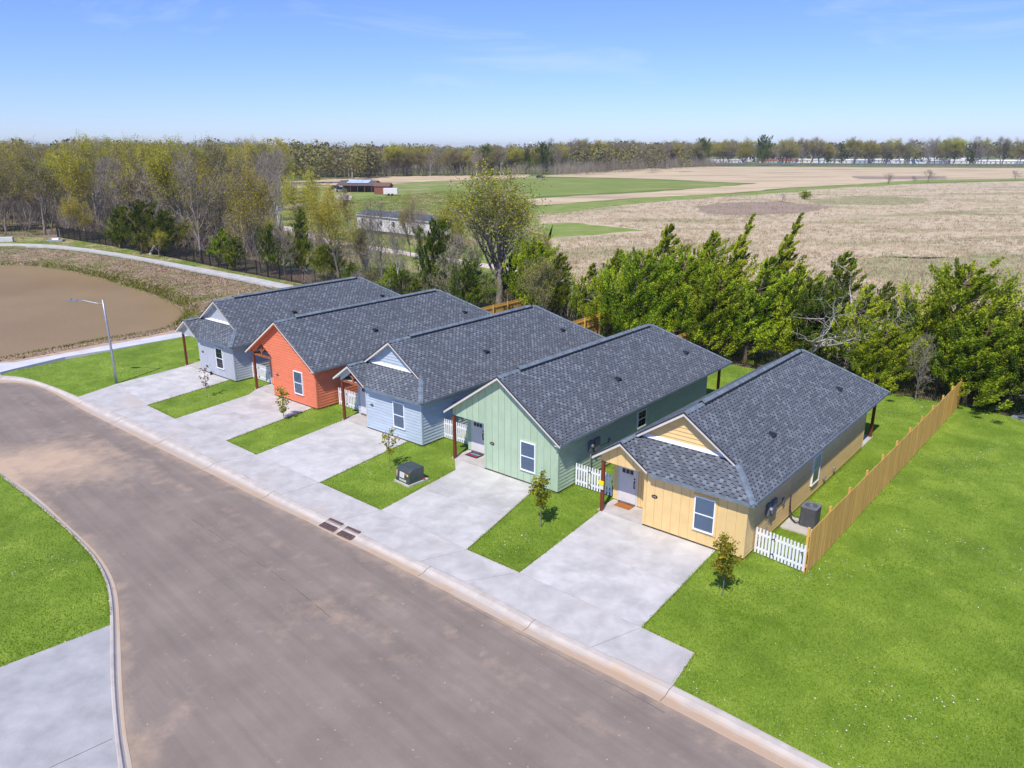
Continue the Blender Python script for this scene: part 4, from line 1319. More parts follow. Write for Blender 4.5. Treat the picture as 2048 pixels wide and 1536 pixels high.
    mb.build('wall_vent', M['galv'], wr)
    if h in ('yellow', 'green', 'blue'):
        y0 = {'yellow': 2.0, 'green': 2.55, 'blue': 2.5}[h]; z0 = 0.0 if h == 'yellow' else .18
        mb = MB(); mb.box(.035, .17, y0-.14, y0+.14, 1.22+z0, 1.74+z0); mbx = mb.build('meter_socket', M['meter'], root, bevel=.015)
        mb = MB()
        for k in range(1): mb.tube([(.17, y0+.0, 1.50+z0), (.27, y0, 1.50+z0)], .085, 12)
        mb.build('meter_dial', M['galv'], mbx)
        mb = MB(); mb.box(.035, .15, y0+.35, y0+.80, 1.05+z0, 1.72+z0); mb.build('breaker_panel', M['meter'], root, bevel=.015)
        mb = MB(); mb.tube([(.11, y0, 1.22+z0), (.11, y0, 0.0)], .032, 8); mb.build('conduit', M['galv'], root)
        mb = MB(); mb.tube([(.05, y0+.80, 1.15+z0), (.05, y0+1.7, 1.15+z0)], .014, 6); mb.box(.035, .12, y0+1.68, y0+1.82, 1.08+z0, 1.34+z0); mb.build('disconnect_box', M['meter'], root)
    return root

R_house = {}
R_house['grey'] = house('grey', 'grey', 'clipped', True, False, 'pale grey cottage with dark shingle roof, at the pond end of the row')
R_house['orange'] = house('orange', 'orange', 'full', False, True, 'orange-red lap-sided cottage with open timber truss over its porch')
R_house['blue'] = house('blue', 'blue', 'clipped', False, True, 'light blue lap-sided cottage, third in the row, with small timber porch gable')
R_house['green'] = house('green', 'green', 'full', True, False, 'mint green cottage with full front gable and dark grey shingles')
R_house['yellow'] = house('yellow', 'yellow', 'clipped', True, False, 'yellow cottage with white-framed window, nearest the camera, beside the wooden fence')
R_house['yellow']['label'] = 'yellow cottage with blinds in its front window, beside the long wooden fence'
HR = {h: math.radians(HO[h][1]) for h in HO}

# door mats, newspaper box
def local_thing(name, h, x, y, z, label, cat, group=None, extra=0.0):
    q = H(h, x, y)
    return empty(name, (q[0], q[1], z), HR[h] + extra, label, cat, group)
t = local_thing('doormat', 'yellow', -6.04, 0.96, .076, 'plain rust-brown coir doormat on the porch of the yellow cottage', 'doormat')
mb = MB(); mb.box(-.40, .40, -.24, .24, 0, .018); mb.build('mat', noise_mat('coir', (.28, .09, .02), (.42, .16, .04), 60, .95), t)
t = local_thing('doormat', 'green', -6.05, 0.85, .076, 'dark doormat with red and pale blue pattern on the green cottage porch', 'doormat')
mb = MB(); mb.box(-.42, .42, -.26, .26, 0, .015); mb.build('mat', plain('mat_dark', (.02, .03, .05), .9), t)
mb = MB()
for k in range(7):
    mb.box(-.33+k*.095, -.27+k*.095, -.17+.02*(k % 3), -.02, .0155, .019)
mb.build('red_print', plain('mat_red', (.45, .03, .07), .9), t)
mb = MB(); mb.box(-.33, .30, .05, .09, .0155, .019); mb.box(-.25, .33, .13, .16, .0155, .019); mb.build('pale_print', plain('mat_pale', (.35, .42, .55), .9), t)
t = local_thing('notice_box', 'yellow', -6.60, -0.10, 1.18, 'yellow and white notice strapped to the brown porch post of the yellow cottage', 'notice')
mb = MB(); mb.box(-.13, .13, -.06, .0, .16, .34); mb.build('yellow_card', plain('notice_yellow', (.85, .72, .0), .5), t)
mb = MB(); mb.box(-.10, .11, -.04, .0, -.06, .155); mb.build('white_card', plain('notice_white', (.7, .68, .66), .5), t)

# ---- picket gates between the houses
def picket(hgt, wd, th=.02):
    pts = [(-wd/2, 0), (wd/2, 0), (wd/2, hgt-.14), (wd/2*.55, hgt-.115), (wd/2, hgt-.075), (wd/2*.7, hgt-.03), (0, hgt), (-wd/2*.7, hgt-.03), (-wd/2, hgt-.075), (-wd/2*.55, hgt-.115), (-wd/2, hgt-.14)]
    mb = MB(); mb.prism([(a, 0, b) for a, b in pts], (0, th, 0)); return mb.mesh('picket', M['white'])
PK = picket(1.12, .088)
def gate(h, xa, xb, y, label, ya=None):
    pa, pb = H(h, xa, y), H(h, xb, y if ya is None else ya)
    L_ = math.hypot(pb[0]-pa[0], pb[1]-pa[1]); a_ = math.atan2(pb[1]-pa[1], pb[0]-pa[0])
    t = empty('picket_gate', (*pa, 0), a_, label, 'picket gate', 'white picket gates between the cottages')
    n = int(round(L_/.145))
    for i in range(n):
        link('picket', PK, t, Matrix.Translation((.05+(L_-.1)*i/(n-1), -.02, .06)))
    for z in (.22, .86):
        mb = MB(); mb.box(0.0, L_, .0, .04, z, z+.085); mb.build('rail', M['white'], t)
    for z in (.22, .86):
        mb = MB(); g = L_*.36
        mb.box(g-.07, g+.07, -.030, -.021, z+.02, z+.055); mb.box(g-.07, g-.04, -.032, -.021, z-.03, z+.11); mb.box(g+.04, g+.07, -.032, -.021, z-.03, z+.11)
        mb.build('hinge', M['black'], t)
    mb = MB(); g = L_-.16; mb.box(g-.05, g+.05, -.035, -.021, .80, .83); mb.box(g-.01, g+.01, -.04, -.03, .70, .83); mb.build('latch', M['black'], t)
    return t
gate('yellow', -9.10, -6.88, 1.50, 'white picket gate between the green and yellow cottages, behind the brown post')
gate('green', -9.12, -6.88, 1.80, 'white picket gate between the blue and green cottages')
gate('blue', -9.12, -6.88, 1.58, 'white picket gate between the orange and blue cottages')
gate('orange', -9.15, -6.88, 1.34, 'pale picket gate between the grey and orange cottages')
gate('yellow', 0.10, 2.19, 0.85, 'white picket gate between the yellow cottage and the long wooden fence', 0.60)

# ---- privacy fences
def board_mesh():
    mb = MB(); w_ = .134
    mb.prism([(-w_/2, 0, 0), (w_/2, 0, 0), (w_/2, 0, 1.80), (w_/2-.03, 0, 1.83), (-w_/2+.03, 0, 1.83), (-w_/2, 0, 1.80)], (0, .018, 0))
    return mb.mesh('fence_board', M['fence'])
FB = board_mesh()
def wood_fence(pa, pb, label, n_max=300, flip=False):
    pa, pb = np.array(pa), np.array(pb)
    L_ = float(np.hypot(*(pb-pa))); a_ = math.atan2(pb[1]-pa[1], pb[0]-pa[0])
    t = empty('wooden_fence', (*pa, 0), a_, label, 'fence', 'cedar privacy fences')
    n = int(L_/.140)
    sgn = 1 if not flip else -1
    for i in range(n):
        o = link('fence_board', FB, t, Matrix.Translation((.07+i*.140, (-.045 if not flip else .03) + random.uniform(-.003,.003), random.uniform(0, .02))) @ Matrix.Rotation(random.uniform(-.006,.006), 4, 'Y'))
    for z in (.25, .92, 1.55):
        mb = MB(); mb.box(0, L_, -.02, .025, z, z+.09); mb.build('rail', M['fence'], t)
    k = int(L_/2.4)+1
    for i in range(k+1):
        x = .06 + (L_-.12)*i/k
        mb = MB(); yy = .03 if not flip else -.115
        mb.box(x-.045, x+.045, yy, yy+.09, 0, 1.89); mb.build('fence_post', M['fence'], t)
    return t
wood_fence(gp(1610, 1147), (28.0, 45.3), 'long golden wooden privacy fence right of the yellow cottage')
for h, x, lab in (('green', -7.15, 'wooden privacy fence behind the gap between blue and green cottages'), ('blue', -7.0, 'wooden privacy fence behind the gap between orange and blue cottages'),
             ('orange', -7.15, 'wooden privacy fence behind the gap between grey and orange cottages'),
             ('yellow', -7.3, 'wooden privacy fence behind the gap between green and yellow cottages')):
    yend = {'green': 29.3, 'blue': 28.0, 'orange': 29.0, 'yellow': 23.5}[h]
    wood_fence(H(h, x, 16.5), H(h, x, yend), lab, flip=True)

# ---- black iron fences
def iron_fence(pts, name_label, hgt=1.65, px_gap=.115, post_gap=2.4, pw=.022, qw=.07):
    t = empty('iron_fence', (*pts[0], 0), 0, name_label, 'iron fence')
    o0 = np.array(pts[0])
    pk = MB(); 
    for a, b in zip(pts[:-1], pts[1:]):
        a, b = np.array(a)-o0, np.array(b)-o0
        L_ = np.hypot(*(b-a)); d = (b-a)/L_
        n = int(L_/px_gap)
        for i in range(n):
            q = a + d*(i*px_gap)
            pk.bar((*q, -.1), (*q, hgt-.06), pw, pw, up=(d[0], d[1], 0))
        k = max(1, int(round(L_/post_gap)))
        for i in range(k):
            q = a + (b-a)*i/k
            mb = MB(); mb.bar((*q, -.15), (*q, hgt+.08), qw, qw, up=(d[0], d[1], 0)); mb.add([], []); mb.build('fence_post', M['black'], t)
        for z in (.15, hgt-.30, hgt-.12):
            mb = MB(); mb.bar((*a, z), (*b, z), .03, .035); mb.build('rail', M['black'], t)
    s = pk.build('fence_pickets', M['black'], t); s['kind'] = 'stuff'
    return t
iron_fence(FENCE_L, 'black iron fence with thin pickets along the wood beside the pond path', 1.95, .14, pw=.032, qw=.12)
iron_fence([FENCE_L[4], (-3.5, 71.8), gp(1511, 736), (27.2, 46.6), gp(2028, 834), (44.0, 31.5)], 'black iron fence running behind the cottages in front of the cedars', 1.60)

# ---- air conditioner on its pad
t = local_thing('air_conditioner', 'yellow', 1.0, 4.5, 0.08, 'grey air-conditioning unit with round fan grille beside the yellow wall', 'air conditioner')
mb = MB()
def rrect(w_, r, n=4):
    out_ = []
    for cx_, cy_, a0 in ((w_-r, w_-r, 0), (-w_+r, w_-r, 90), (-w_+r, -w_+r, 180), (w_-r, -w_+r, 270)):
        for k in range(n+1):
            a = math.radians(a0 + 90*k/n); out_.append((cx_+r*math.cos(a), cy_+r*math.sin(a)))
    return out_
acm = noise_mat('ac_steel', (.085, .09, .10), (.12, .125, .135), 6, .45)
q = rrect(.33, .07)
mb.prism([(a, b, .02) for a, b in q], (0, 0, .83)); mb.build('casing', acm, t)
mb = MB(); 
for k in range(20):
    z = .07 + k*.037
    qq = rrect(.338, .07); mb.prism([(a, b, z) for a, b in qq], (0, 0, .012))
mb.build('louvre', acm, t)
mb = MB(); mb.prism([(a, b, .86) for a, b in rrect(.35, .08)], (0, 0, .05)); lid = mb.build('lid', plain('ac_lid', (.17, .18, .20), .45), t)
mb = MB(); mb.cyl((0, 0), .26, .90, .912, 24); mb.build('fan_opening', M['dark'], lid)
mb = MB()
for r_ in (.07, .11, .15, .19, .23, .26):
    mb.tube([(r_*math.cos(k*math.pi/12), r_*math.sin(k*math.pi/12), .93) for k in range(25)], .006, 4)
for k in range(8):
    a = k*math.pi/4; mb.bar((0, 0, .93), (.27*math.cos(a), .27*math.sin(a), .93), .008, .008)
mb.cyl((0, 0), .05, .925, .94, 12)
mb.build('grille', plain('ac_grille', (.2, .21, .23), .4), lid)
t2 = local_thing('equipment_pad', 'yellow', 0.72, 4.2, 0.0, 'square concrete pad under the air-conditioning unit', 'concrete pad')
mb = MB(); mb.box(-.62, .64, -.62, .62, -.05, .08); mb.build('slab', M['sidewalk'], t2, bevel=.01)
t = local_thing('cooling_line', 'yellow', 0.45, 4.3, .08, 'black insulated hoses curling from the yellow wall to the air-conditioner', 'hose')
mb = MB(); mb.tube([(-.38, .35, 1.05), (-.38, .32, .7), (-.30, .20, .35), (-.15, .05, .12), (.05, -.08, .05), (.2, -.10, .12), (.24, .0, .35), (.25, .05, .5)], .028, 6); mb.build('hose', M['black'], t, smooth=True)
mb = MB(); mb.tube([(-.38, .25, .55), (-.2, .12, .3), (0, 0, .25), (.16, 0, .32), (.24, .05, .30)], .018, 6); mb.build('cable', M['black'], t, smooth=True)

# another unit and a pale bin seen through the gap beside the green cottage
t = local_thing('air_conditioner', 'green', 1.05, 4.6, 0.0, 'beige air-conditioning unit half hidden behind the yellow cottage porch post', 'air conditioner')
mb = MB(); mb.prism([(a, b, .05) for a, b in q], (0, 0, .8)); mb.build('casing', plain('beige_steel', (.55, .50, .44), .5), t)
mb = MB(); mb.prism([(a, b, .85) for a, b in rrect(.35, .08)], (0, 0, .05)); mb.build('lid', acm, t)

# ---- transformer box on its slab
def rect_frame(c, dx, dy): pass
A_, B_, C_ = [np.array(q) for q in G((788, 962), (817.5, 975.5), (849, 956))]
ang = math.atan2(*(B_-A_)[::-1])
t0_ = A_*0.5 + C_*0.5
t = empty('transformer', (*gp(816.5, 966), 0.0), ang, 'dark green electrical transformer box with stickers on the lawn', 'transformer')
ctr = np.array(t.location[:2])
tg = noise_mat('transformer_green', (.045, .062, .058), (.065, .085, .08), 3, .35, spec=.5)
ux = np.array((math.cos(ang), math.sin(ang)))
def lt(p):
    d = np.array(p)-ctr; return (d@ux, d@np.array((-ux[1], ux[0])))
la_, lb_, lc_ = lt(A_), lt(B_), lt(C_)
w_, dpt = lb_[0]-la_[0], lc_[1]-lb_[1]
X0, X1, Y0, Y1 = la_[0], lb_[0], lb_[1], lb_[1]+max(.9, dpt)
mb = MB(); mb.box(X0, X1, Y0, Y1, -.05, .09); mb.build('pad', M['sidewalk'], t, bevel=.01)
x0, x1, y0, y1 = X0+.07, X1-.06, Y0+.07, Y1-.22
zt = .80
mb = MB()
mb.add([(x0, y0, .09), (x1, y0, .09), (x1, y1, .09), (x0, y1, .09), (x0, y0+.05, zt-.12), (x1, y0+.05, zt-.12), (x1, y0+.22, zt), (x0, y0+.22, zt), (x1, y1, zt-.02), (x0, y1, zt-.02)],
       [(0,1,5,4), (4,5,6,7), (7,6,8,9), (0,4,7,9,3), (1,2,8,6,5), (2,3,9,8), (0,3,2,1)])
body = mb.build('cabinet', tg, t, bevel=.02)
mb = MB(); mb.box(x0+.01, x1-.01, y0-.006, y0+.02, .10, .15); mb.build('base_lip', M['black'], t)
stk = {'white': plain('sticker_white', (.75, .75, .78), .4), 'red': plain('sticker_red', (.6, .12, .12), .4), 'yel': plain('sticker_yellow', (.7, .55, .05), .4), 'cream': plain('sticker_cream', (.6, .62, .5), .4)}
def sticker(a, b, c, d, m_, lines=0):
    f_ = lambda zz: y0 + .05*(zz-.09)/(zt-.21) - .004
    wx = x1-x0
    mb = MB(); mb.add([(x0+a*wx, f_(c), c), (x0+b*wx, f_(c), c), (x0+b*wx, f_(d), d), (x0+a*wx, f_(d), d)], [(0,1,2,3)]); o_ = mb.build('sticker', stk[m_], t)
    if lines:
        mb = MB()
        for k in range(lines):
            z_ = c+(d-c)*(k+.7)/(lines+.4)
            mb.add([(x0+(a+.02)*wx, f_(z_)-.001, z_), (x0+(b-.03-.04*(k % 2))*wx, f_(z_)-.001, z_), (x0+(b-.03-.04*(k % 2))*wx, f_(z_+.012)-.001, z_+.012), (x0+(a+.02)*wx, f_(z_+.012)-.001, z_+.012)], [(0,1,2,3)])
        mb.build('print', M['black'], o_)
sticker(.02, .14, .30, .64, 'red'); sticker(.035, .125, .33, .61, 'white', 3)
sticker(.28, .62, .32, .60, 'white', 4); sticker(.62, .78, .50, .60, 'red'); sticker(.80, .92, .47, .58, 'yel'); sticker(.26, .78, .14, .25, 'cream', 1)
mb = MB(); mb.box(x1-.02, x1+.06, y1-.08, y1+.0, .09, .16); mb.build('marker', plain('marker_red', (.6, .02, .04), .5), t)

# ---- two iron storm grates in the gutter
def grate(c4, label):
    """c4: pixel corners back-left, back-right, front-right, front-left"""
    P_ = [np.array(gp(x, y, .0)) for x, y in c4]
    c = sum(P_)/4; ex = (P_[1]-P_[0]+P_[2]-P_[3])/2; ey = (P_[0]-P_[3]+P_[1]-P_[2])/2
    a_ = math.atan2(ex[1], ex[0]); wx = np.hypot(*ex); wy = np.hypot(*ey)
    t = empty('storm_grate', (*c, 0), a_, label, 'storm grate', 'iron storm grates in the gutter')
    rust = noise_mat('rusty_iron', (.10, .055, .05), (.20, .13, .12), 12, .7)
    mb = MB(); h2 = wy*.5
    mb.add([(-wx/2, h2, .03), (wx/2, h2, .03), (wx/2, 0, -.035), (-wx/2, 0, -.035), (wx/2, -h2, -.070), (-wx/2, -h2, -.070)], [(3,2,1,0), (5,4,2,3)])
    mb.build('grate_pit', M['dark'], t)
    n = 12
    for i in range(n+1):
        x = -wx/2 + wx*i/n
        mb = MB(); mb.bar((x, h2, .045), (x, 0.04, -.018), .030, .03); mb.build('grate_bar', rust, t)
    for k in range(4):
        y = -h2*(.05+.93*k/3); mb = MB(); mb.bar((-wx/2, y, -.02-.032*k/3), (wx/2, y, -.02-.032*k/3), .045, .03); mb.build('grate_bar', rust, t)
    for sx in (-1, 1):
        mb = MB(); mb.bar((sx*wx/2, 0, -.018), (sx*wx/2, -h2, -.05), .04, .03); mb.build('grate_frame', rust, t)
    mb = MB(); mb.bar((-wx/2, h2, .048), (wx/2, h2, .048), .05, .03); mb.build('grate_frame', rust, t)
grate([(657.8, 1037.6), (685, 1049), (666.6, 1061.3), (641, 1049.4)], 'rusty storm grate in the gutter, left one of the pair')
grate([(693, 1055), (721, 1065), (700.4, 1078.4), (675.8, 1065.7)], 'rusty storm grate in the gutter, right one of the pair')

# ---- street lamp
lx, ly = gp(233.5, 767)
t = empty('street_lamp', (lx, ly, 0), 0, 'tall grey street lamp with a curved arm, on the lawn by the pond', 'street lamp')
mb = MB(); mb.tube([(0, 0, -.1), (0, 0, 2), (-.02, 0, 4), (-.05, 0, 5.85)], [.085, .078, .066, .055], 12); mb.build('pole', M['galv'], t, smooth=True)
mb = MB(); mb.tube([(-.05, 0, 5.55), (-.6, .0, 5.62), (-1.3, .02, 5.78), (-1.75, .03, 5.80)], [.045, .038, .032, .03], 8); mb.build('arm', M['galv'], t, smooth=True)
mb = MB(); mb.prism([(-1.72, -.10, 5.76), (-2.05, -.14, 5.77), (-2.35, -.10, 5.78), (-2.40, 0, 5.78), (-2.35, .14, 5.78), (-2.05, .18, 5.77), (-1.72, .14, 5.76)], (0, 0, .075)); lh = mb.build('lamp_head', plain('lamp_head', (.25, .27, .3), .4, .3), t, bevel=.015)
mb = MB(); mb.box(-2.28, -1.95, -.06, .10, 5.745, 5.758); mb.build('lens', M['white'], lh)
mb = MB(); mb.cyl((-2.15, .02), .04, 5.84, 5.92, 10); mb.build('photocell', plain('photocell', (.05, .12, .3), .4), lh)

t = empty('concrete_block', (*gp(9, 484), .03), .3, 'pale concrete block lying by the far end of the pond path', 'concrete block')
mb = MB(); mb.box(-1.4, 1.4, -.5, .5, 0, .8); mb.build('block', M['path_new'], t, bevel=.04)
t = empty('utility_vault', (*gp(112, 483), .03), .1, 'blue-grey utility cover with white scraps by the start of the iron fence', 'utility cover')
mb = MB(); mb.box(-1.3, 1.3, -.6, .6, 0, .3); mb.build('cover', M['galv'], t, bevel=.02); mb = MB(); mb.box(-.5, .6, -.3, .3, .3, .55); mb.build('lid', M['white'], t)
for k_, (px_a, py_a) in enumerate(((101, 482), (124, 480))):
    tt_ = MB(); q_ = gp(px_a, py_a)
    tt_.tube([(q_[0]-t.location.x, q_[1]-t.location.y, 0), (q_[0]-t.location.x, q_[1]-t.location.y, 1.9)], .05, 6); tt_.build('stake', M['galv'], t)
# small black box at the foot of the grey wall; utility pad at the right edge
t = local_thing('ground_box', 'grey', -2.9, -.18, .03, 'small black box at the foot of the grey cottage wall', 'utility box')
mb = MB(); mb.box(-.10, .06, -.06, .06, 0, .24); mb.build('case', M['black'], t, bevel=.01); mb = MB(); mb.box(-.04, 0, -.07, -.061, .1, .16); mb.build('cap', M['galv'], t)
t = empty('utility_slab', (*gp(2050, 836), 0), .6, 'flat grey utility slab by the iron fence at the right edge of the lawn', 'utility slab')
mb = MB(); mb.box(-.7, .9, -.5, .5, 0, .14); mb.build('slab', M['galv'], t, bevel=.01); mb = MB(); mb.box(-.5, .7, -.35, .35, .14, .17); mb.build('lid', M['meter'], t)

def quads_at(rg, C, size, flat=.0, elong=1.6, tone=None, dirn=None, nrm=None):
    """one small leaf-shaped quad per centre"""
    n = len(C)
    a = rg.normal(0, 1, (n, 3)) if dirn is None else dirn + rg.normal(0, .45, (n, 3))
    a /= np.linalg.norm(a, axis=1)[:, None]
    b = rg.normal(0, 1, (n, 3)) if nrm is None else np.cross(nrm + rg.normal(0, .45, (n, 3)), a)
    b = b - a*(a*b).sum(1)[:, None]; b /= np.linalg.norm(b, axis=1)[:, None] + 1e-9
    s_ = (size*rg.uniform(.6, 1.35, n))[:, None]
    a, b = a*s_*elong/2, b*s_/2
    v = np.stack([C-a, C-a*.1-b, C+a, C-a*.1+b], 1).reshape(-1, 3)
    t = rg.uniform(0, 1, n) if tone is None else tone
    return v, np.repeat(t, 4)

# ================================================================= GRASS (real blades, one mesh per lawn)
def blades(name, poly, n, hgt, wd, mat, exclude=(), z=0.0, clump=0.0, near_bias=None, bbox=None, lean=0.5, tone_fn=None, parent=None):
    poly = np.array(poly); lo, hi = poly.min(0), poly.max(0)
    if bbox: lo = np.maximum(lo, bbox[0]); hi = np.minimum(hi, bbox[1])
    P = np.empty((0, 2))
    while len(P) < n:
        q = rng.uniform(lo, hi, (n*2, 2))
        if near_bias: q = q[rng.random(len(q)) < np.clip((near_bias/np.hypot(q[:,0], q[:,1]))**2, 0, 1)]
        k = pip(q, poly)
        # inside the picture only, with some margin
        dpt = q[:,1]*math.cos(PITCH)+CAM_H*math.sin(PITCH)
        k &= (np.abs(q[:,0]/dpt)*F_PX < 1900) & (dpt > 1)
        for e in exclude: k &= ~pip(q, e)
        P = np.vstack([P, q[k]])
    P = P[:n]
    if clump:
        # gather blades into small tufts
        P = P[rng.integers(0, max(1, n//7), n)] + rng.normal(0, clump, (n, 2))
    a = rng.uniform(0, 2*math.pi, n); h = hgt*rng.uniform(.55, 1.25, n); w_ = wd*rng.uniform(.7, 1.3, n)
    la_ = rng.uniform(0, 2*math.pi, n); ln = rng.uniform(0, lean, n)*h
    v = np.zeros((n, 3, 3))
    v[:,0,0] = P[:,0]-np.cos(a)*w_/2; v[:,0,1] = P[:,1]-np.sin(a)*w_/2
    v[:,1,0] = P[:,0]+np.cos(a)*w_/2; v[:,1,1] = P[:,1]+np.sin(a)*w_/2
    v[:,2,0] = P[:,0]+np.cos(la_)*ln; v[:,2,1] = P[:,1]+np.sin(la_)*ln
    v[:,:2,2] = z-.01; v[:,2,2] = z+h
    if tone_fn is None:
        t = np.clip(rng.normal(.42, .2, n) + .2*np.sin(P[:,0]*.55+1.3*np.sin(P[:,1]*.4)) * np.cos(P[:,1]*.47+P[:,0]*.2) + .16*np.sin(P[:,0]*1.7+2*np.sin(P[:,1]*1.1))*np.sin(P[:,1]*1.9+P[:,0]*.6), 0, 1)
    else: t = tone_fn(P)
    me = fast_mesh(name, v.reshape(-1, 3), 3, np.arange(3*n), mat, {'tone': np.repeat(t, 3)})
    o = link(name, me, parent); o['kind'] = 'stuff'
    return o
foot = [[H(h, -6.85, 1.2), H(h, -4.55, 1.2), H(h, -4.5, -.05), H(h, .05, -.05), H(h, .05, 15.3), H(h, .05, 17.4), H(h, -6.85, 17.4)] for h in HO]
porch = [[H(h, -6.8, -.1), H(h, -4.4, -.1), H(h, -4.4, 1.4), H(h, -6.8, 1.4)] for h in HO]
pads = [[H('yellow', .1, 3.58), H('yellow', 1.36, 3.58), H('yellow', 1.36, 4.82), H('yellow', .1, 4.82)], G((786, 962), (818, 977), (851, 957), (822, 945))]
excl = CONC + foot + porch + pads
blades('grass', yard, 400000, .050, .034, M['blade'], excl, near_bias=24, lean=1.6)
blades('grass', left_lawn, 90000, .050, .034, M['blade'], (), near_bias=24, lean=1.6)
# white clover heads and straw flecks
def flecks(name, poly, n, mat, excl_, size=.035):
    poly = np.array(poly); lo, hi = np.maximum(poly.min(0), (-40, 8)), np.minimum(poly.max(0), (40, 60))
    q = rng.uniform(lo, hi, (n*3, 2)); k = pip(q, poly)
    k &= (np.sin(q[:,0]*.8+np.sin(q[:,1]*.9)*2)+np.cos(q[:,1]*.7) + rng.normal(0, .5, len(q))) > .7
    for e in excl_: k &= ~pip(q, e)
    q = q[k]; m_ = len(q); c = np.concatenate([q, rng.uniform(.03, .06, (m_, 1))], 1)
    vv, tt = quads_at(rng, c, size, elong=1.2, nrm=np.tile((0, -.3, 1.), (m_, 1)))
    o = link(name, fast_mesh(name, vv, 4, np.arange(len(vv)), mat, {'tone': tt})); o['kind'] = 'stuff'
# a taller ragged fringe along the concrete edges
def fringe(lines, n, hgt, mat, spread=.05, z=0.0):
    segs = []
    for a, b in lines:
        a, b = np.array(a), np.array(b); segs.append((a, b, np.hypot(*(b-a))))
    tot = sum(s_[2] for s_ in segs); P = []
    for a, b, L_ in segs:
        m_ = max(1, int(n*L_/tot)); t = rng.uniform(0, 1, m_)[:, None]
        P.append(a+(b-a)*t + rng.normal(0, spread, (m_, 2)))
    P = np.vstack(P); n = len(P)
    a = rng.uniform(0, 2*math.pi, n); h = hgt*rng.uniform(.5, 1.3, n); w_ = .03
    v = np.zeros((n, 3, 3))
    v[:,0,:2] = P - np.stack([np.cos(a), np.sin(a)], 1)*w_/2; v[:,1,:2] = P + np.stack([np.cos(a), np.sin(a)], 1)*w_/2
    v[:,2,:2] = P + rng.normal(0, .03, (n, 2)); v[:,:2,2] = z-.01; v[:,2,2] = z+h
    me = fast_mesh('grass_fringe', v.reshape(-1, 3), 3, np.arange(3*n), mat, {'tone': np.repeat(rng.uniform(0, 1, n), 3)})
    o = link('grass_fringe', me); o['kind'] = 'stuff'
flecks('clover', yard, 9000, plain('clover_white', (.62, .62, .55), .8), excl)
flecks('clover', left_lawn, 3000, plain('straw_fleck', (.55, .55, .30), .8), ())
edges = []
for p in list(drives.values()): edges += [(p[1], p[2]), (p[0], p[3] if len(p) == 4 else p[4])]
for i in (1, 3, 5, 7): edges.append((BK[i], BK[i+1]))
edges += [(BK[9], BK[10]), (BK[10], gp(1345, 1369))]
for a, b in zip(LB[:-1:3], LB[3::3]):
    if b[1] > gp(220, 1250)[1]: edges.append((tuple(a), tuple(b)))
for h in HO: edges += [(H(h, .08, 0), H(h, .08, 15)), (H(h, 0, -.06), H(h, -.7, -.06))]
edges.append((gp(1610, 1147), (28.0, 45.3)))
fringe(edges, 16000, .085, M['blade'], .035)
# tall dry grass of the field behind the cedars, and rough grass by the pond path
near_dry = G((1040, 545), (1090, 470), (1075, 428), (1200, 413), (1450, 391), (1600, 380), (1800, 368), (2150, 362)) + [(150, 110), (70, 46), (40, 62), (20, 80)]
def dry_tone(P):
    t = .55 + .22*np.sin(P[:,0]*.11+np.sin(P[:,1]*.09)*2)*np.cos(P[:,1]*.07) + .16*np.sin(P[:,1]*.33+P[:,0]*.05+2*np.sin(P[:,0]*.04)) + rng.normal(0, .2, len(P))
    return np.clip(t, 0, 1)
gpatch = G((1085, 446), (1150, 442), (1215, 450), (1300, 461), (1200, 471), (1080, 480))
blades('dry_grass', near_dry, 150000, .42, .10, M['dry_blade'], (gpatch,), z=-.115, clump=.35, near_bias=90, lean=1.5, tone_fn=dry_tone)
blades('bank_grass', [tuple(p) for p in RB], 26000, .22, .05, M['rim_blade'], ([tuple(p) for p in (RW + (RB-RW)*.0)],), z=-.9, clump=.1) if False else None
rim = []
for i in range(NR):
    a, b = RW[i]+(RB[i]-RW[i])*.03, RW[(i+1) % NR]+(RB[(i+1) % NR]-RW[(i+1) % NR])*.03
    rim.append((a, b))
fringe(rim, 9000, .22, M['rim_blade'], .30, z=WZ+.04)
nb_ = 60000
ii = rng.uniform(0, NR, nb_); tb = rng.uniform(0.02, 1, nb_); i_ = ii.astype(int) % NR; f_ = (ii-i_)[:, None] if False else (ii % 1)[:, None]
W_ = RW[i_]*(1-f_)+RW[(i_+1) % NR]*f_; B_ = RB[i_]*(1-f_)+RB[(i_+1) % NR]*f_
P_ = W_*(1-tb[:, None]) + B_*tb[:, None]; zb_ = WZ + (0.02-WZ)*tb**.8
kk = (np.abs(P_[:, 0]/(P_[:, 1]*math.cos(PITCH)+CAM_H*math.sin(PITCH)))*F_PX < 1100)
P_, zb_, tb = P_[kk], zb_[kk], tb[kk]; n_ = len(P_)
a_ = rng.uniform(0, 6.28, n_); v_ = np.zeros((n_, 3, 3)); dx_ = np.stack([np.cos(a_), np.sin(a_)], 1)*.07
hh_ = rng.uniform(.05, .16, n_)*(1+1.2*(tb < .2))
v_[:, 0, :2] = P_-dx_; v_[:, 1, :2] = P_+dx_; v_[:, 2, :2] = P_+rng.normal(0, .14, (n_, 2)); v_[:, :2, 2] = (zb_-.03)[:, None]; v_[:, 2, 2] = zb_+hh_
gsel = rng.random(n_) < np.clip(1.2-tb*2.2 + .35*np.sin(P_[:,0]*.5)*np.sin(P_[:,1]*.6), .15, 1)
for sel, mt_, nm_ in ((gsel, 'rim_blade', 'bank_grass'), (~gsel, 'hay_blade', 'bank_hay')):
    vv_ = v_[sel].reshape(-1, 3)
    o = link(nm_, fast_mesh(nm_, vv_, 3, np.arange(len(vv_)), M[mt_], {'tone': np.repeat(rng.uniform(0, 1, int(sel.sum())), 3)})); o['kind'] = 'stuff'
verge_poly = [p for p in shelf]
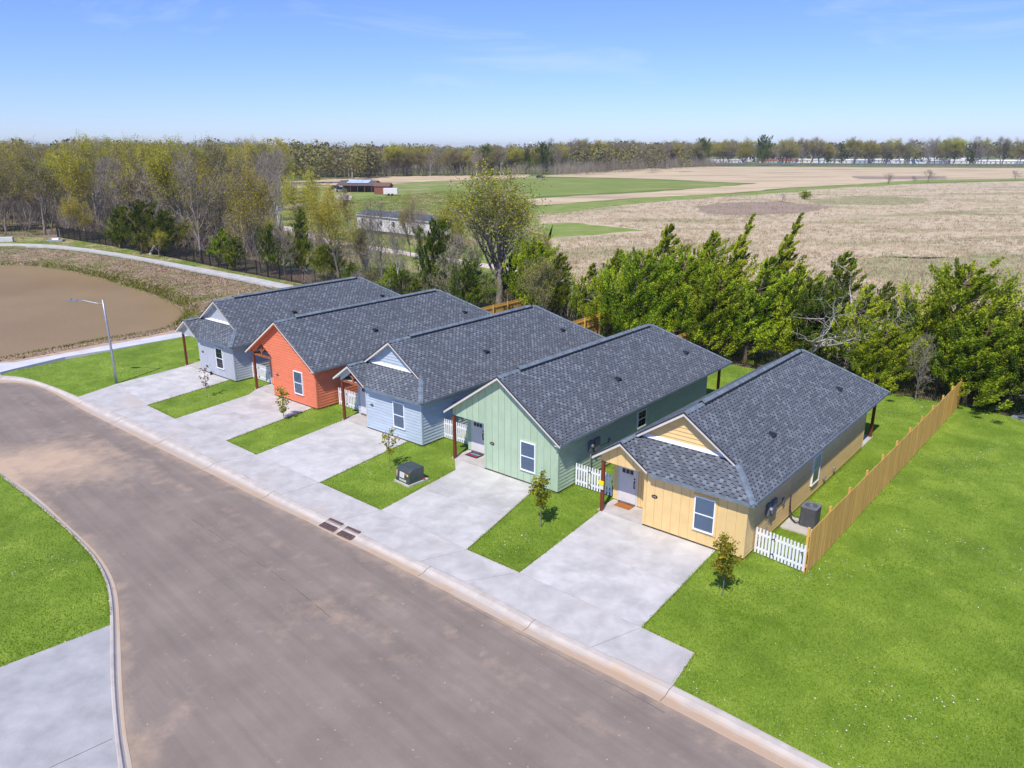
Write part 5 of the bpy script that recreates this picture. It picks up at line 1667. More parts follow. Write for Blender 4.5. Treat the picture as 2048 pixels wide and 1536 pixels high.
blades('verge_grass', verge_poly, 22000, .10, .045, M['rim_blade'], ([tuple(p) for p in pf] + [tuple(p) for p in pn[::-1]],), z=.03, clump=.15, near_bias=70)
wild = [(-24.7, 89.8), (18, 54.1), (27, 47), (46, 31), (60, 40), (36, 58), (14, 76), (-8, 96), (-20, 104)]
blades('undergrowth', wild, 60000, .32, .07, leaf_mat('undergrowth_leaf', (.05, .11, .008), (.30, .38, .02), trans=.3), (), z=-.09, clump=.25)
blades('meadow_grass', G((600, 500), (560, 430), (700, 400), (900, 380), (1070, 400), (1080, 470), (1030, 560), (880, 590), (640, 540)), 70000, .28, .08,
       leaf_mat('meadow_leaf', (.10, .18, .015), (.36, .36, .07), trans=.3), (ribbon(trc, 3.2, 4.2),), z=-.12, clump=.4)

# ================================================================= TREES
def tube_np(pts, rads, n=4):
    """polyline tube -> verts, quads (flat index)"""
    pts = np.asarray(pts); m_ = len(pts)
    d = np.gradient(pts, axis=0); d /= np.linalg.norm(d, axis=1)[:, None] + 1e-9
    ref = np.array((.37, .21, .9)); r = np.cross(d, ref); r /= np.linalg.norm(r, axis=1)[:, None] + 1e-9
    u = np.cross(r, d)
    a = np.arange(n)*2*math.pi/n
    v = pts[:, None, :] + (r[:, None, :]*np.cos(a)[None, :, None] + u[:, None, :]*np.sin(a)[None, :, None])*np.asarray(rads)[:, None, None]
    i = np.arange(m_-1)[:, None]*n; k = np.arange(n)[None, :]; k2 = (k+1) % n
    q = np.stack([i+k, i+k2, i+n+k2, i+n+k], -1).reshape(-1)
    return v.reshape(-1, 3), q

class Wood:
    def __init__(s): s.v, s.q, s.n = [], [], 0
    def add(s, pts, rads, n=4):
        v, q = tube_np(pts, rads, n); s.v.append(v); s.q.append(q + s.n); s.n += len(v)
    def mesh(s, name, mat, tone=None):
        v = np.vstack(s.v); me = fast_mesh(name, v, 4, np.concatenate(s.q), mat, {'tone': np.full(len(v), .5) if tone is None else rng.uniform(0,1,len(v))}, smooth=True); return me

def grow(rg, w_, twigs, tips, p, d, L_, r0, level, maxlev, spread, up, nchild, gnarl):
    """recursive limb; collects twig polylines and tip points"""
    n = 5 if level < 2 else 4
    pts, rad = [p], [r0]
    dd = d/np.linalg.norm(d)
    for i in range(n):
        dd = dd + rg.normal(0, gnarl, 3) + np.array((0, 0, up*.12))
        dd /= np.linalg.norm(dd)
        pts.append(pts[-1] + dd*L_/n); rad.append(r0*(1 - .62*(i+1)/n))
    pts = np.array(pts)
    if level < maxlev: w_.add(pts, rad, 6 if level == 0 else (5 if level == 1 else 3))
    else: twigs.append((pts, r0))
    if level >= maxlev:
        tips.append(pts[-1]); tips.append(pts[2]); return
    k = nchild[level]
    for j in range(k):
        t = rg.uniform(.38 if level == 0 else .25, 1.0)
        if j == 0: t = 1.0
        i = min(n-1, int(t*n)); f = t*n - i
        q = pts[i] + (pts[min(n, i+1)]-pts[i])*min(1, f)
        tang = pts[min(n, i+1)]-pts[max(0, i-1)] if i else pts[1]-pts[0]
        tang = tang/np.linalg.norm(tang)
        az = rg.uniform(0, 2*math.pi) if level else (j*2.4+rg.uniform(-.5, .5))
        perp = np.array((math.cos(az), math.sin(az), rg.uniform(-.1, .35)))
        perp = perp - tang*(perp@tang); perp /= np.linalg.norm(perp)
        s_ = spread[level]*rg.uniform(.6, 1.25) * (.35 if j == 0 else 1)
        nd = tang*math.cos(s_) + perp*math.sin(s_)
        grow(rg, w_, twigs, tips, q, nd, L_*rg.uniform(.50, .72)*(1.1 if level == 0 else 1), max(.008, r0*(1-.62*t)*rg.uniform(.5, .8)), level+1, maxlev, spread, up, nchild, gnarl*1.15)

def deciduous(seed, leaf, leafmat, hgt=12.0, nleaf=9000, leafsize=.13, barkmat='bark', spreadk=1.0, nchild=(8, 5, 4, 3), trunkr=.22, lean=(0, 0), up=1.0, straight=.42, gnarl=.10, fan=1):
    """returns (trunk mesh, twig mesh, crown mesh); crown of loose buds at the twig tips"""
    rg = np.random.default_rng(seed)
    w_, tw, tips = Wood(), [], []
    grow(rg, w_, tw, tips, np.array((0., 0., -.2)), np.array((lean[0], lean[1], 1.0)), hgt*straight, trunkr, 0, 4, [s*spreadk for s in (.62, .62, .7, .75, .8)], up, nchild, gnarl)
    tips = np.array(tips)
    zmax = tips[:, 2].max(); k = hgt/zmax
    for i in range(len(w_.v)): w_.v[i] = w_.v[i]*k
    tips = tips*k
    tk = w_.mesh('trunk', M[barkmat])
    v, q, base = [], [], 0
    # twigs as slim flat ribbons fanning from each last shoot
    for pts, r0 in tw:
        pts = pts*k
        for j in range(fan):
            a = pts[rg.integers(0, 3)]; b = pts[-1] + rg.normal(0, .28*hgt/12, 3)
            m_ = (a+b)/2 + rg.normal(0, .10, 3)
            side = np.cross(b-a, rg.normal(0, 1, 3)); side /= np.linalg.norm(side)+1e-9; wd = .020*hgt/12
            v += [a-side*wd, a+side*wd, m_+side*wd*.7, m_-side*wd*.7, m_-side*wd*.7, m_+side*wd*.7, b+side*wd*.25, b-side*wd*.25]
            q += [base, base+1, base+2, base+3, base+4, base+5, base+6, base+7]; base += 8
            tips = tips if j else tips
    twm = fast_mesh('twigs', np.array(v), 4, np.array(q), M['twig'], {'tone': rg.uniform(0, 1, len(v))})
    cm = None
    if nleaf:
        idx = rg.integers(0, len(tips), nleaf)
        dens = rg.random(len(tips)) < .72
        C = tips[idx] + rg.normal(0, .30*hgt/12, (nleaf, 3))
        hm = C[:, 2]/hgt
        keep = rg.random(nleaf) < np.clip(hm*1.9-.35, .03, 1)
        C = C[keep & dens[idx]]
        vv, tt = quads_at(rg, C, leafsize, nrm=np.tile((0, -.5, 1.), (len(C), 1)))
        cm = fast_mesh('crown', vv, 4, np.arange(len(vv)), leafmat, {'tone': tt})
    return tk, twm, cm

def cedar(seed, hgt, wid, mat, wind=.35, n_limb=64, per=760, spire=.75):
    """eastern red cedar: many upswept limbs clothed in feathery sprays, the leader bent by the wind"""
    rg = np.random.default_rng(seed)
    w_ = Wood()
    zz = np.linspace(0, 1, 9)
    tr_ = np.stack([wind*hgt*.16*zz**2.2 + rg.normal(0, .05, 9)*zz, rg.normal(0, .05, 9), zz*hgt - .2], 1)
    w_.add(tr_, np.linspace(.20, .02, 9)*hgt/9, 6)
    C, D, T, Nn = [], [], [], []
    for j in range(n_limb):
        t = (j+.5)/n_limb
        z = .08 + .91*t**.9
        base = np.array([np.interp(z, zz, tr_[:, k]) for k in range(3)])
        prof = (1-z)**spire * (.60 + .40*min(1, z/.20))*1.15
        R_ = wid*.5*max(.05, prof)*rg.uniform(.55, 1.30)
        az = j*2.39996 + rg.uniform(-.5, .5)
        dx = np.array((math.cos(az)+wind*.35, math.sin(az), rg.uniform(.35, .95)))
        end = base + dx*R_
        mid = (base+end)/2 + np.array((0, 0, -.12*R_)) + rg.normal(0, .05, 3)
        w_.add(np.array([base, mid, end]), [.05*hgt/9, .03*hgt/9, .008], 3)
        m_ = int(per*(R_/(wid*.5))*rg.uniform(.7, 1.3))+60
        npf = max(3, int(9*R_/(wid*.5))+2)
        lt_ = rg.uniform(.0, .75)
        for p_ in range(npf):
            s_ = rg.uniform(.30, 1.08); c = base*(1-s_) + end*s_ + rg.normal(0, .17*R_, 3)*(1, 1, .6)
            mm = m_//npf
            rad = (.07+.07*rg.random())*R_ + .10
            ax_ = dx/np.linalg.norm(dx)*.7 + np.array((wind*.6, 0, .6)); ax_ /= np.linalg.norm(ax_)
            q = rg.normal(0, 1, (mm, 3)); q /= np.linalg.norm(q, axis=1)[:, None]; q *= (rg.random(mm)**.5)[:, None]*rad
            q = q*.62 + ax_*(q@ax_)[:, None]*1.15        # drawn out along the spray
            C.append(c+q)
            D.append(np.tile(ax_, (mm, 1)) + q/rad*.45)
            Nn.append(q/rad*1.2 + np.array((0, 0, .45)))
            T.append(np.clip(lt_ + rg.uniform(-.15, .35) + rg.normal(0, .14, mm), 0, 1))
    C, D, T, Nn = np.vstack(C), np.vstack(D), np.concatenate(T), np.vstack(Nn)
    vv, tt = quads_at(rg, C, .072*max(.8, hgt/9), elong=2.4, tone=T, dirn=D/np.linalg.norm(D, axis=1)[:, None], nrm=Nn)
    return w_.mesh('trunk', M['cedar_bark']), fast_mesh('crown', vv, 4, np.arange(len(vv)), mat, {'tone': tt})

# prototypes (meshes only; every tree below is its own object that shares them)
CED = [cedar(11, 9.0, 5.8, M['cedar'], .6), cedar(12, 9.0, 5.4, M['cedar'], .9, 60), cedar(13, 9.0, 6.8, M['cedar'], .5, 60, 1000, .5), cedar(14, 9.0, 4.4, M['cedar'], 1.3, 64, 700, 1.1)]
CDK = [cedar(21, 9.0, 5.6, M['cedar_dark'], .5), cedar(22, 9.0, 6.8, M['cedar_dark'], .5, 50, 900, .5)]
DEC = {
 'bud': [deciduous(31, 1, M['bud'], nleaf=17000, leafsize=.10, fan=2), deciduous(32, 1, M['bud'], nleaf=16000, leafsize=.10, spreadk=1.15, fan=2), deciduous(33, 1, M['bud'], nleaf=19000, leafsize=.10, nchild=(9, 5, 4, 3), fan=2)],
 'dull': [deciduous(41, 1, M['bud_dull'], nleaf=12000, leafsize=.10, fan=3), deciduous(42, 1, M['bud_dull'], nleaf=12000, leafsize=.10, spreadk=.85, fan=3)],
 'bare': [deciduous(51, 0, None, nleaf=0, fan=3), deciduous(52, 0, None, nleaf=0, spreadk=.8, fan=3, barkmat='pale_bark')],
}
DEAD = [deciduous(61, 0, None, nleaf=0, fan=1, barkmat='pale_bark', spreadk=1.35, nchild=(9, 4, 3, 2), gnarl=.24, straight=.36, up=.3)]
BIG = deciduous(71, 1, M['bud'], hgt=12, nleaf=17000, leafsize=.10, spreadk=1.1, nchild=(11, 6, 4, 3), fan=2, trunkr=.28)

def plant(name, meshes, x, y, hgt, proto_h, label, cat='tree', group=None, wide=1.0, rot=None, tilt=0.0, z=-.12):
    k = hgt/proto_h
    t = empty(name, (x, y, z), rot if rot is not None else random.uniform(0, 6.28), label, cat, group)
    t.scale = (k*wide, k*wide, k)
    if tilt: t.rotation_euler = (0, tilt, t.rotation_euler.z)
    for me in meshes:
        if me is not None: link(me.name.split('.')[0], me, t)
    return t

used = []
def tree_px(kind, px, pyb, pyt, label, wide=1.0, group=None, rot=None, var=None, tilt=0):
    x, y = gp(px, pyb)
    h_ = max(1.5, height_at(x, y, pyt))
    used.append((x, y))
    if kind == 'cedar': pr, ph, nm = CED[var if var is not None else random.randrange(4)], 9.0, 'cedar_tree'
    elif kind == 'darkcedar': pr, ph, nm = CDK[var if var is not None else random.randrange(2)], 9.0, 'cedar_tree'
    elif kind == 'dead': pr, ph, nm = DEAD[0], 12.0, 'dead_tree'
    elif kind == 'big': pr, ph, nm = BIG, 12.0, 'budding_tree'
    else: pr, ph, nm = DEC[kind][var if var is not None else random.randrange(len(DEC[kind]))], 12.0, {'bud': 'budding_tree', 'dull': 'budding_tree', 'bare': 'bare_tree'}[kind]
    if kind in ('cedar', 'darkcedar') and rot is None: rot = random.uniform(-.35, .35)
    # wide is given relative to height; keep widths steady when a tree is short
    return plant(nm, pr, x, y, h_, ph, label, group=group, wide=wide, rot=rot, tilt=tilt)

# the cedar belt right behind the black fence (photo column of the trunk, row of its foot, row of its tip)
for a in [
 ('cedar', 1060, 632, 478, 'dark cedar just right of the tall airy yellow tree', 1.0, 2),
 ('darkcedar', 1108, 640, 500, 'shaggy dark cedar with a bare greenish bush before it, left end of the belt', .9, 0),
 ('cedar', 1165, 650, 520, 'low bright cedar under the pale twisted dead branches', 1.1, 1),
 ('cedar', 1215, 668, 492, 'cedar behind the pale twisted dead branches', 1.0, 0),
 ('cedar', 1262, 690, 500, 'bright cedar above the green cottage ridge', 1.0, 2),
 ('cedar', 1300, 676, 440, 'tall windswept cedar with its tip over the dry field, left of the two spires', .9, 1),
 ('cedar', 1345, 690, 505, 'broad bright cedar in the thick of the belt', 1.15, 2),
 ('cedar', 1392, 680, 455, 'cedar between the tall tip and the first spire', .95, 0),
 ('cedar', 1440, 688, 418, 'slender windswept cedar, left one of the two tall spires', .8, 3),
 ('cedar', 1415, 712, 545, 'rounded bright cedar low behind the black fence', 1.3, 2),
 ('cedar', 1525, 700, 415, 'slender windswept cedar, right one of the two tall spires', .85, 3),
 ('cedar', 1490, 722, 505, 'dense cedar between the two spires', 1.1, 1),
 ('cedar', 1560, 722, 520, 'dense cedar right of the right-hand spire', 1.1, 0),
 ('darkcedar', 1650, 722, 495, 'dark cedar behind the silvery dead tree', .95, 0),
 ('darkcedar', 1600, 735, 560, 'dark low cedar at the foot of the silvery dead tree', 1.0, 1),
 ('cedar', 1690, 752, 560, 'cedar right of the silvery dead tree', 1.0, 1),
 ('darkcedar', 1790, 752, 600, 'dark ragged cedar in the dip left of the broad one', 1.0, 1),
 ('cedar', 1700, 735, 585, 'short bright cedar in the dip right of the dead tree', 1.1, 0),
 ('darkcedar', 1740, 740, 555, 'dark small cedar with a thin tip beside the field', .8, 0),
 ('cedar', 1745, 778, 645, 'low yellowish cedar behind the yellow cottage corner', 1.3, 2),
 ('cedar', 1875, 775, 525, 'very broad layered cedar at the right, with a flat shaggy top', 1.15, 2),
 ('cedar', 1826, 768, 590, 'left shoulder of cedar beside the very broad layered one', 1.1, 0),
 ('cedar', 1945, 772, 580, 'right shoulder of cedar beside the very broad layered one', 1.2, 1),
 ('cedar', 1930, 805, 632, 'grey-green cedar overhanging the end of the wooden fence', 1.5, 2),
 ('cedar', 2010, 795, 592, 'bright rounded cedar near the right edge', 1.2, 1),
 ('darkcedar', 2062, 840, 640, 'shaggy cedar cut by the right edge', 1.2, 1),
 ('darkcedar', 2110, 800, 600, 'tall cedar beyond the right edge', 1.2, 0)]:
    tree_px(a[0], a[1], a[2], a[3], a[4], a[5], var=a[6])
tree_px('dead', 1607, 735, 492, 'large silvery dead tree with spreading bare limbs among the cedars', 1.15, rot=.6)
tree_px('dead', 1185, 664, 480, 'pale twisted dead tree poking out of the cedar belt', .8, rot=2.0)
tree_px('dead', 1280, 668, 520, 'thin pale dead tree between cedars at the left of the belt', .7, rot=4.0)
tree_px('dull', 1095, 662, 505, 'greyish green twiggy bush in front of the dark cedar', 1.0, var=1)
tree_px('bare', 1830, 800, 660, 'thin bare grey tree just behind the black fence, left of the fence end', .8, var=0)
tree_px('dead', 1995, 815, 690, 'tangled dead branches behind the black fence near the right edge', 1.3, rot=1.0)
tree_px('dead', 1720, 770, 660, 'tangle of dead twigs low beside the yellow cottage ridge', 1.2, rot=3.0)
# left of the belt, behind the fence
for a in [
 ('big', 998, 612, 322, 'tall airy tree with yellow-green crown standing alone before the meadow', 1.22, 0),
 ('darkcedar', 866, 596, 440, 'dark cedar with bare pale branches before the white mobile home', .85, 1),
 ('bare', 915, 626, 455, 'crooked bare grey tree behind the orange cottage ridge', .9, 0),
 ('darkcedar', 930, 628, 520, 'low dark cedar clump behind the orange cottage ridge', 1.1, 1),
 ('bare', 796, 592, 430, 'slim bare tree in front of the white mobile home', .6, 1),
 ('bare', 765, 572, 388, 'forked bare tree left of the white mobile home', .95, 0),
 ('bud', 678, 562, 378, 'yellow budding tree left of the white mobile home', .85, 1),
 ('cedar', 648, 556, 486, 'small round bright green cedar by the iron fence', 1.2, 2),
 ('darkcedar', 603, 545, 412, 'dark upright cedar left of the small round one', .65, 0),
 ('bare', 570, 552, 440, 'thin bare tree close to the dark upright cedar', .8, 0),
 ('bud', 520, 545, 300, 'large greenish budding tree behind the iron fence, over the track', .75, 0),
 ('darkcedar', 545, 548, 450, 'dark cedar under the large greenish tree', .9, 1),
 ('bare', 405, 524, 278, 'big grey tree with a leaning trunk at the iron fence', .8, 0),
 ('cedar', 440, 530, 452, 'bright cedar clump beside the leaning grey trunk', 1.2, 1),
 ('darkcedar', 470, 540, 465, 'dark cedar clump right of the leaning grey trunk', 1.1, 0),
 ('darkcedar', 285, 508, 402, 'wide dark cedar with tangled bare limbs behind the iron fence', 1.2, 1),
 ('darkcedar', 240, 496, 405, 'dark cedar at the left of the tangled one', 1.0, 0),
 ('darkcedar', 330, 512, 420, 'dark cedar at the right of the tangled one', 1.1, 1),
 ('dead', 300, 510, 405, 'tangled bare limbs in front of the wide dark cedar', 1.1, 0),
 ('bud', 318, 515, 455, 'small yellow budding tree against the dark cedars', 1.0, 2),
 ('bud', 160, 480, 388, 'small yellow budding tree where the iron fence begins', 1.0, 1),
 ('bud', 380, 500, 272, 'tall yellow-topped tree behind the leaning grey trunk', .8, 2),
 ('bud', 170, 470, 262, 'tall yellow-topped tree near the start of the iron fence', .8, 0),
 ('bare', 190, 465, 330, 'many-limbed bare tree before the red shed', .9, 0),
 ('bud', 600, 520, 330, 'yellow budding tree by the gravel track', .7, 1),
 ('dull', 480, 515, 330, 'brownish budding tree behind the cedar clumps', .9, 0),
 ('dull', 735, 560, 440, 'low twiggy tree between the yellow one and the forked one', .8, 1),
 ('bare', 950, 600, 470, 'thin bare tree just left of the tall airy one', .6, 1),
 ('bare', 735, 552, 400, 'leaning bare tree crossing the left end of the mobile home', .7, 1),
 ('bare', 842, 560, 392, 'tall slim bare tree screening the right end of the mobile home', .6, 1),
 ('bud', 900, 560, 372, 'pale budding tree between the mobile home and the tall airy tree', .75, 0),
 ('dull', 822, 520, 380, 'thin olive tree just past the gravel track by the mobile home', .6, 0),
 ('bud', 640, 500, 360, 'yellow budding tree below the barn', .75, 1),
 ('dull', 700, 470, 372, 'small olive tree below the barn carport', .7, 1),
 ('bare', 560, 470, 330, 'grey bare tree beside the far stretch of gravel track', .8, 1),
 ('bud', 1055, 590, 455, 'low yellow branches right of the tall airy tree', .9, 1),
 ('darkcedar', 1020, 600, 500, 'dark cedar under the tall airy tree', 1.0, 0),
 ('darkcedar', 800, 596, 540, 'dark low cedar beneath the slim bare tree', 1.2, 1),
 ('darkcedar', 700, 578, 520, 'dark low cedar behind the grey cottage roof', 1.1, 0)]:
    tree_px(a[0], a[1], a[2], a[3], a[4], a[5], var=a[6])

# the wood on the left: rows of single trees back to the far edge
def scatter(poly, n, dmin_, tries=6000):
    poly = np.array(poly); lo, hi = poly.min(0), poly.max(0); out_ = []
    for _ in range(tries):
        if len(out_) >= n: break
        q = rng.uniform(lo, hi)
        if not pip([q], poly)[0]: continue
        if all((q[0]-a[0])**2+(q[1]-a[1])**2 > dmin_**2 for a in out_ + used): out_.append(tuple(q))
    return out_
labs = {'bud': 'yellow-green budding tree', 'dull': 'olive budding tree', 'bare': 'bare grey-brown tree'}
wood = [(-82, 143), (-64, 128), (-50, 116), (-38, 112), (-44, 150), (-62, 190), (-70, 260), (-120, 330), (-230, 330), (-200, 190), (-140, 150)]
def wood_place(x, y):
    px = 1024 + x/(y*math.cos(PITCH)+CAM_H*math.sin(PITCH))*F_PX
    a_ = 'at the left photo edge' if px < 90 else ('left of red shed' if px < 150 else ('above iron fence start' if px < 240 else ('above wide dark cedars' if px < 350 else
         ('behind leaning grey trunk' if px < 450 else ('left of barn track' if px < 540 else 'by gravel track')))))
    b_ = 'front of left wood' if y < 165 else ('middle of left wood' if y < 215 else ('rear of left wood' if y < 275 else 'far side of left wood'))
    return b_ + ', ' + a_
WT = scatter(wood, 215, 4.6, 12000)
for (x, y) in WT:
    kind = random.choices(['bud', 'dull', 'bare'], [.44, .30, .26])[0]
    pr = random.choice(DEC[kind])
    top = random.uniform(266, 340) if y < 200 else random.uniform(268, 300)
    h_ = min(max(height_at(x, y, top), 8), 20)
    plant({'bud': 'budding_tree', 'dull': 'budding_tree', 'bare': 'bare_tree'}[kind], pr, x, y, h_, 12.0, labs[kind].replace('grey-brown ', 'grey ') + ', ' + wood_place(x, y), group=labs[kind] + 's, ' + wood_place(x, y), wide=random.uniform(.85, 1.25))
# bare saplings and brush filling the wood between the trunks
def brush(name, poly, n, h0, h1, mat, spread=.8):
    poly = np.array(poly); lo, hi = poly.min(0), poly.max(0)
    q = rng.uniform(lo, hi, (n*4, 2)); q = q[pip(q, poly)][:n]; n = len(q)
    h = rng.uniform(h0, h1, n); m_ = 9
    b = np.repeat(q, m_, 0); hh = np.repeat(h, m_); N_ = n*m_
    t = rng.uniform(0, 1, N_)
    p0 = np.stack([b[:,0]+rng.normal(0, .1, N_), b[:,1]+rng.normal(0, .1, N_), hh*t*.55-.2], 1)
    p1 = p0 + np.stack([rng.normal(0, .22, N_)*hh*spread, rng.normal(0, .22, N_)*hh*spread, hh*(1-t*.55)*rng.uniform(.4, .9, N_)], 1)
    a = rng.uniform(0, 6.28, N_); wv = np.stack([np.cos(a), np.sin(a), a*0], 1)*(.012+.004*hh)[:, None]
    v = np.stack([p0-wv, p0+wv, p1+wv*.3, p1-wv*.3], 1).reshape(-1, 3)
    o = link(name, fast_mesh(name, v, 4, np.arange(len(v)), mat, {'tone': np.repeat(rng.uniform(0, 1, N_), 4)})); o['kind'] = 'stuff'
brush('brushwood', wood, 5200, 2.0, 8.0, M['twig'])
brush('brushwood', [(-82, 145), (-64, 131), (-48, 117), (-36, 106), (-24, 96), (-14, 104), (-34, 130), (-60, 150), (-84, 155)], 1100, 1.0, 4.5, M['twig'], 1.2)
blades('wood_undergrowth', wood, 40000, .5, .16, leaf_mat('wood_undergrowth_leaf', (.07, .10, .01), (.24, .22, .06), trans=.3), (), z=-.1, clump=.8)
brush('brushwood', [(-24.7, 89.8), (18, 55.5), (27, 48.4), (46, 33), (60, 40), (36, 58), (14, 76), (-8, 96), (-20, 104)], 900, .8, 3.2, M['twig'], 1.5)

brush('brushwood', [(-135, 418), (-70, 455), (40, 462), (60, 500), (-70, 520), (-150, 480)], 1800, 3, 10, M['twig'])
brush('brushwood', [(40, 470), (150, 640), (200, 700), (120, 720), (30, 520)], 1500, 4, 12, M['twig'])
# small scrub along the edge of the wood
for (x, y) in scatter([(-82, 141), (-64, 127), (-48, 113), (-36, 102), (-24, 93), (-18, 100), (-34, 116), (-60, 138), (-80, 152)], 26, 3.2):
    kind = random.choice(['bare', 'dull', 'bare', 'bud'])
    plant('shrub', random.choice(DEC[kind]), x, y, random.uniform(3, 6.5), 12.0, 'thin scrub tree behind the iron fence, ' + wood_place(x, y).split(', ')[1], group='scrub along the iron fence ' + wood_place(x, y).split(', ')[1], wide=1.2)
def belt_place(x, y):
    px = 1024 + x/(y*math.cos(PITCH)+CAM_H*math.sin(PITCH))*F_PX
    for lim, tx in ((820, 'above the grey cottage ridge'), (960, 'above the orange cottage ridge'), (1080, 'below the tall airy tree'), (1250, 'above the blue cottage ridge'),
                    (1450, 'above the green cottage ridge'), (1620, 'left of the yellow cottage ridge'), (1760, 'right of the yellow cottage ridge'), (1900, 'left of the wooden fence end')):
        if px < lim: return tx
    return 'right of the wooden fence end'
for (x, y) in scatter([(-18, 84), (-2, 72), (16, 57.5), (26, 50), (44, 35), (48, 40), (30, 55), (16, 66), (0, 80), (-14, 92)], 40, 2.2):
    kind = random.choice(['cedarb', 'bare', 'cedarb', 'dull'])
    if kind == 'cedarb': plant('shrub', random.choice(CED+CDK), x, y, random.uniform(1.5, 3.6), 9.0, 'low cedar bush behind the black fence, ' + belt_place(x, y), 'bush', 'low cedar bushes ' + belt_place(x, y), wide=1.3)
    else: plant('shrub', random.choice(DEC[kind]), x, y, random.uniform(2, 4), 12.0, 'thin twiggy bush behind the black fence, ' + belt_place(x, y), 'bush', 'twiggy bushes ' + belt_place(x, y), wide=1.3)

# far tree lines
def far_place(q):
    px = 1024 + q[0]/(q[1]*math.cos(PITCH)+CAM_H*math.sin(PITCH))*F_PX
    for lim, tx in ((640, ', left of the barn'), (780, ', above the barn'), (900, ', above the white mobile home'), (1010, ', behind the tall airy tree'), (1130, ', above the green field'),
                    (1260, ', right of the green field'), (1400, ', above the left of the cedar belt'), (1500, ', left of the red-roofed homes'), (1600, ', above the red-roofed homes'),
                    (1720, ', right of the red-roofed homes'), (1880, ', above the brown field bushes')):
        if px < lim: return tx
    return ', at the far right'
def far_row(pts, n, depth, h0, h1, mix, label, group):
    pts = np.array(G(*pts)); pl = resample(pts, 1.0)
    for i in range(n):
        q = pl[int((i+random.random())/n*(len(pl)-1))] + np.array((random.uniform(-2, 2), -6 + depth*random.random()**1.6))
        kind = random.choices(['bud', 'dull', 'bare', 'cd'], mix)[0]
        hh = random.uniform(h0, h1)
        if kind == 'cd': plant('pine_tree', random.choice(CDK), q[0], q[1], hh, 9.0, 'dark evergreen ' + label + far_place(q), group='dark evergreens ' + group + far_place(q), wide=.8)
        else: plant({'bud': 'budding_tree', 'dull': 'budding_tree', 'bare': 'bare_tree'}[kind], random.choice(DEC[kind]), q[0], q[1], hh, 12.0,
              {'bud': 'yellow-green ', 'dull': 'olive ', 'bare': 'bare brown '}[kind] + 'tree ' + label + far_place(q), group={'bud': 'yellow-green', 'dull': 'olive', 'bare': 'bare'}[kind] + ' trees ' + group + far_place(q), wide=random.uniform(1.0, 1.4))
far_row([(560, 357), (760, 352), (960, 351), (1120, 347)], 100, 60, 14, 19, (.26, .32, .36, .06), 'beyond the meadow', 'beyond the meadow')
far_row([(1100, 345), (1250, 338), (1400, 332)], 64, 70, 17, 23, (.22, .30, .44, .04), 'beyond the dry field', 'beyond the dry field')
far_row([(1400, 331), (1700, 330), (2150, 333)], 70, 60, 17, 27, (.34, .30, .28, .08), 'before the mobile home park', 'in front of the mobile home park')
# pale shrubs in the field
for px, py, hh in ((1776, 368, 5), (1856, 364, 6), (1828, 366, 3.5), (1610, 398, 2.5), (2030, 360, 5), (1565, 402, 2.5)):
    x, y = gp(px, py)
    plant('field_bush', DEC['bare'][0] if px != 1610 else CED[2], x, y, hh, 12.0 if px != 1610 else 9.0, 'brown leafless bush out in the dry field' if px != 1610 else 'small green bush out in the dry field', 'bush', 'leafless bushes in the dry field' if px != 1610 else None, wide=2.0)

# woods far off: one mass of small crowns
def far_wood(name, x0, x1, y0, y1, n, h0, h1, mat, leafs=70, ls=.13):
    X = rng.uniform(x0, x1, n); Y = rng.uniform(y0, y1, n); Hh = rng.uniform(h0, h1, n)
    C, T = [], []
    m_ = leafs
    q = rng.normal(0, 1, (n, m_, 3)); q /= np.linalg.norm(q, axis=2)[:, :, None]; q *= rng.random((n, m_, 1))**.33
    Rr = (Hh*.36)[:, None]
    Cx = X[:, None] + q[:, :, 0]*Rr; Cy = Y[:, None] + q[:, :, 1]*Rr; Cz = (Hh*.58)[:, None] + q[:, :, 2]*(Hh*.42)[:, None]
    C = np.stack([Cx, Cy, Cz], 2).reshape(-1, 3)
    T = np.clip(np.repeat(rng.uniform(0, 1, n), m_) + rng.normal(0, .12, n*m_), 0, 1)
    vv, tt = quads_at(rng, C, np.repeat(Hh*ls, m_), elong=1.2, tone=T, nrm=q.reshape(-1, 3) + np.array((0, -.2, .5)))
    me = fast_mesh(name, vv, 4, np.arange(len(vv)), mat, {'tone': tt})
    o = link(name, me); o['kind'] = 'stuff'
far_wood('far_woodland', -260, -75, 335, 560, 240, 13, 20, M['far_leaf'], 260, .06)
far_wood('far_woodland', -150, 120, 520, 800, 280, 14, 19, M['far_leaf'], 200, .07)
far_wood('far_woodland', 60, 420, 820, 1100, 300, 18, 24, M['far_leaf'], 50)
far_wood('far_woodland', 400, 900, 760, 1200, 220, 16, 24, M['far_leaf'], 50)
far_wood('far_woodland', -1400, 1800, 1300, 3200, 1500, 14, 20, M['far_leaf'], 36)
far_wood('far_woodland', -600, -200, 250, 900, 240, 15, 20, M['far_leaf'])

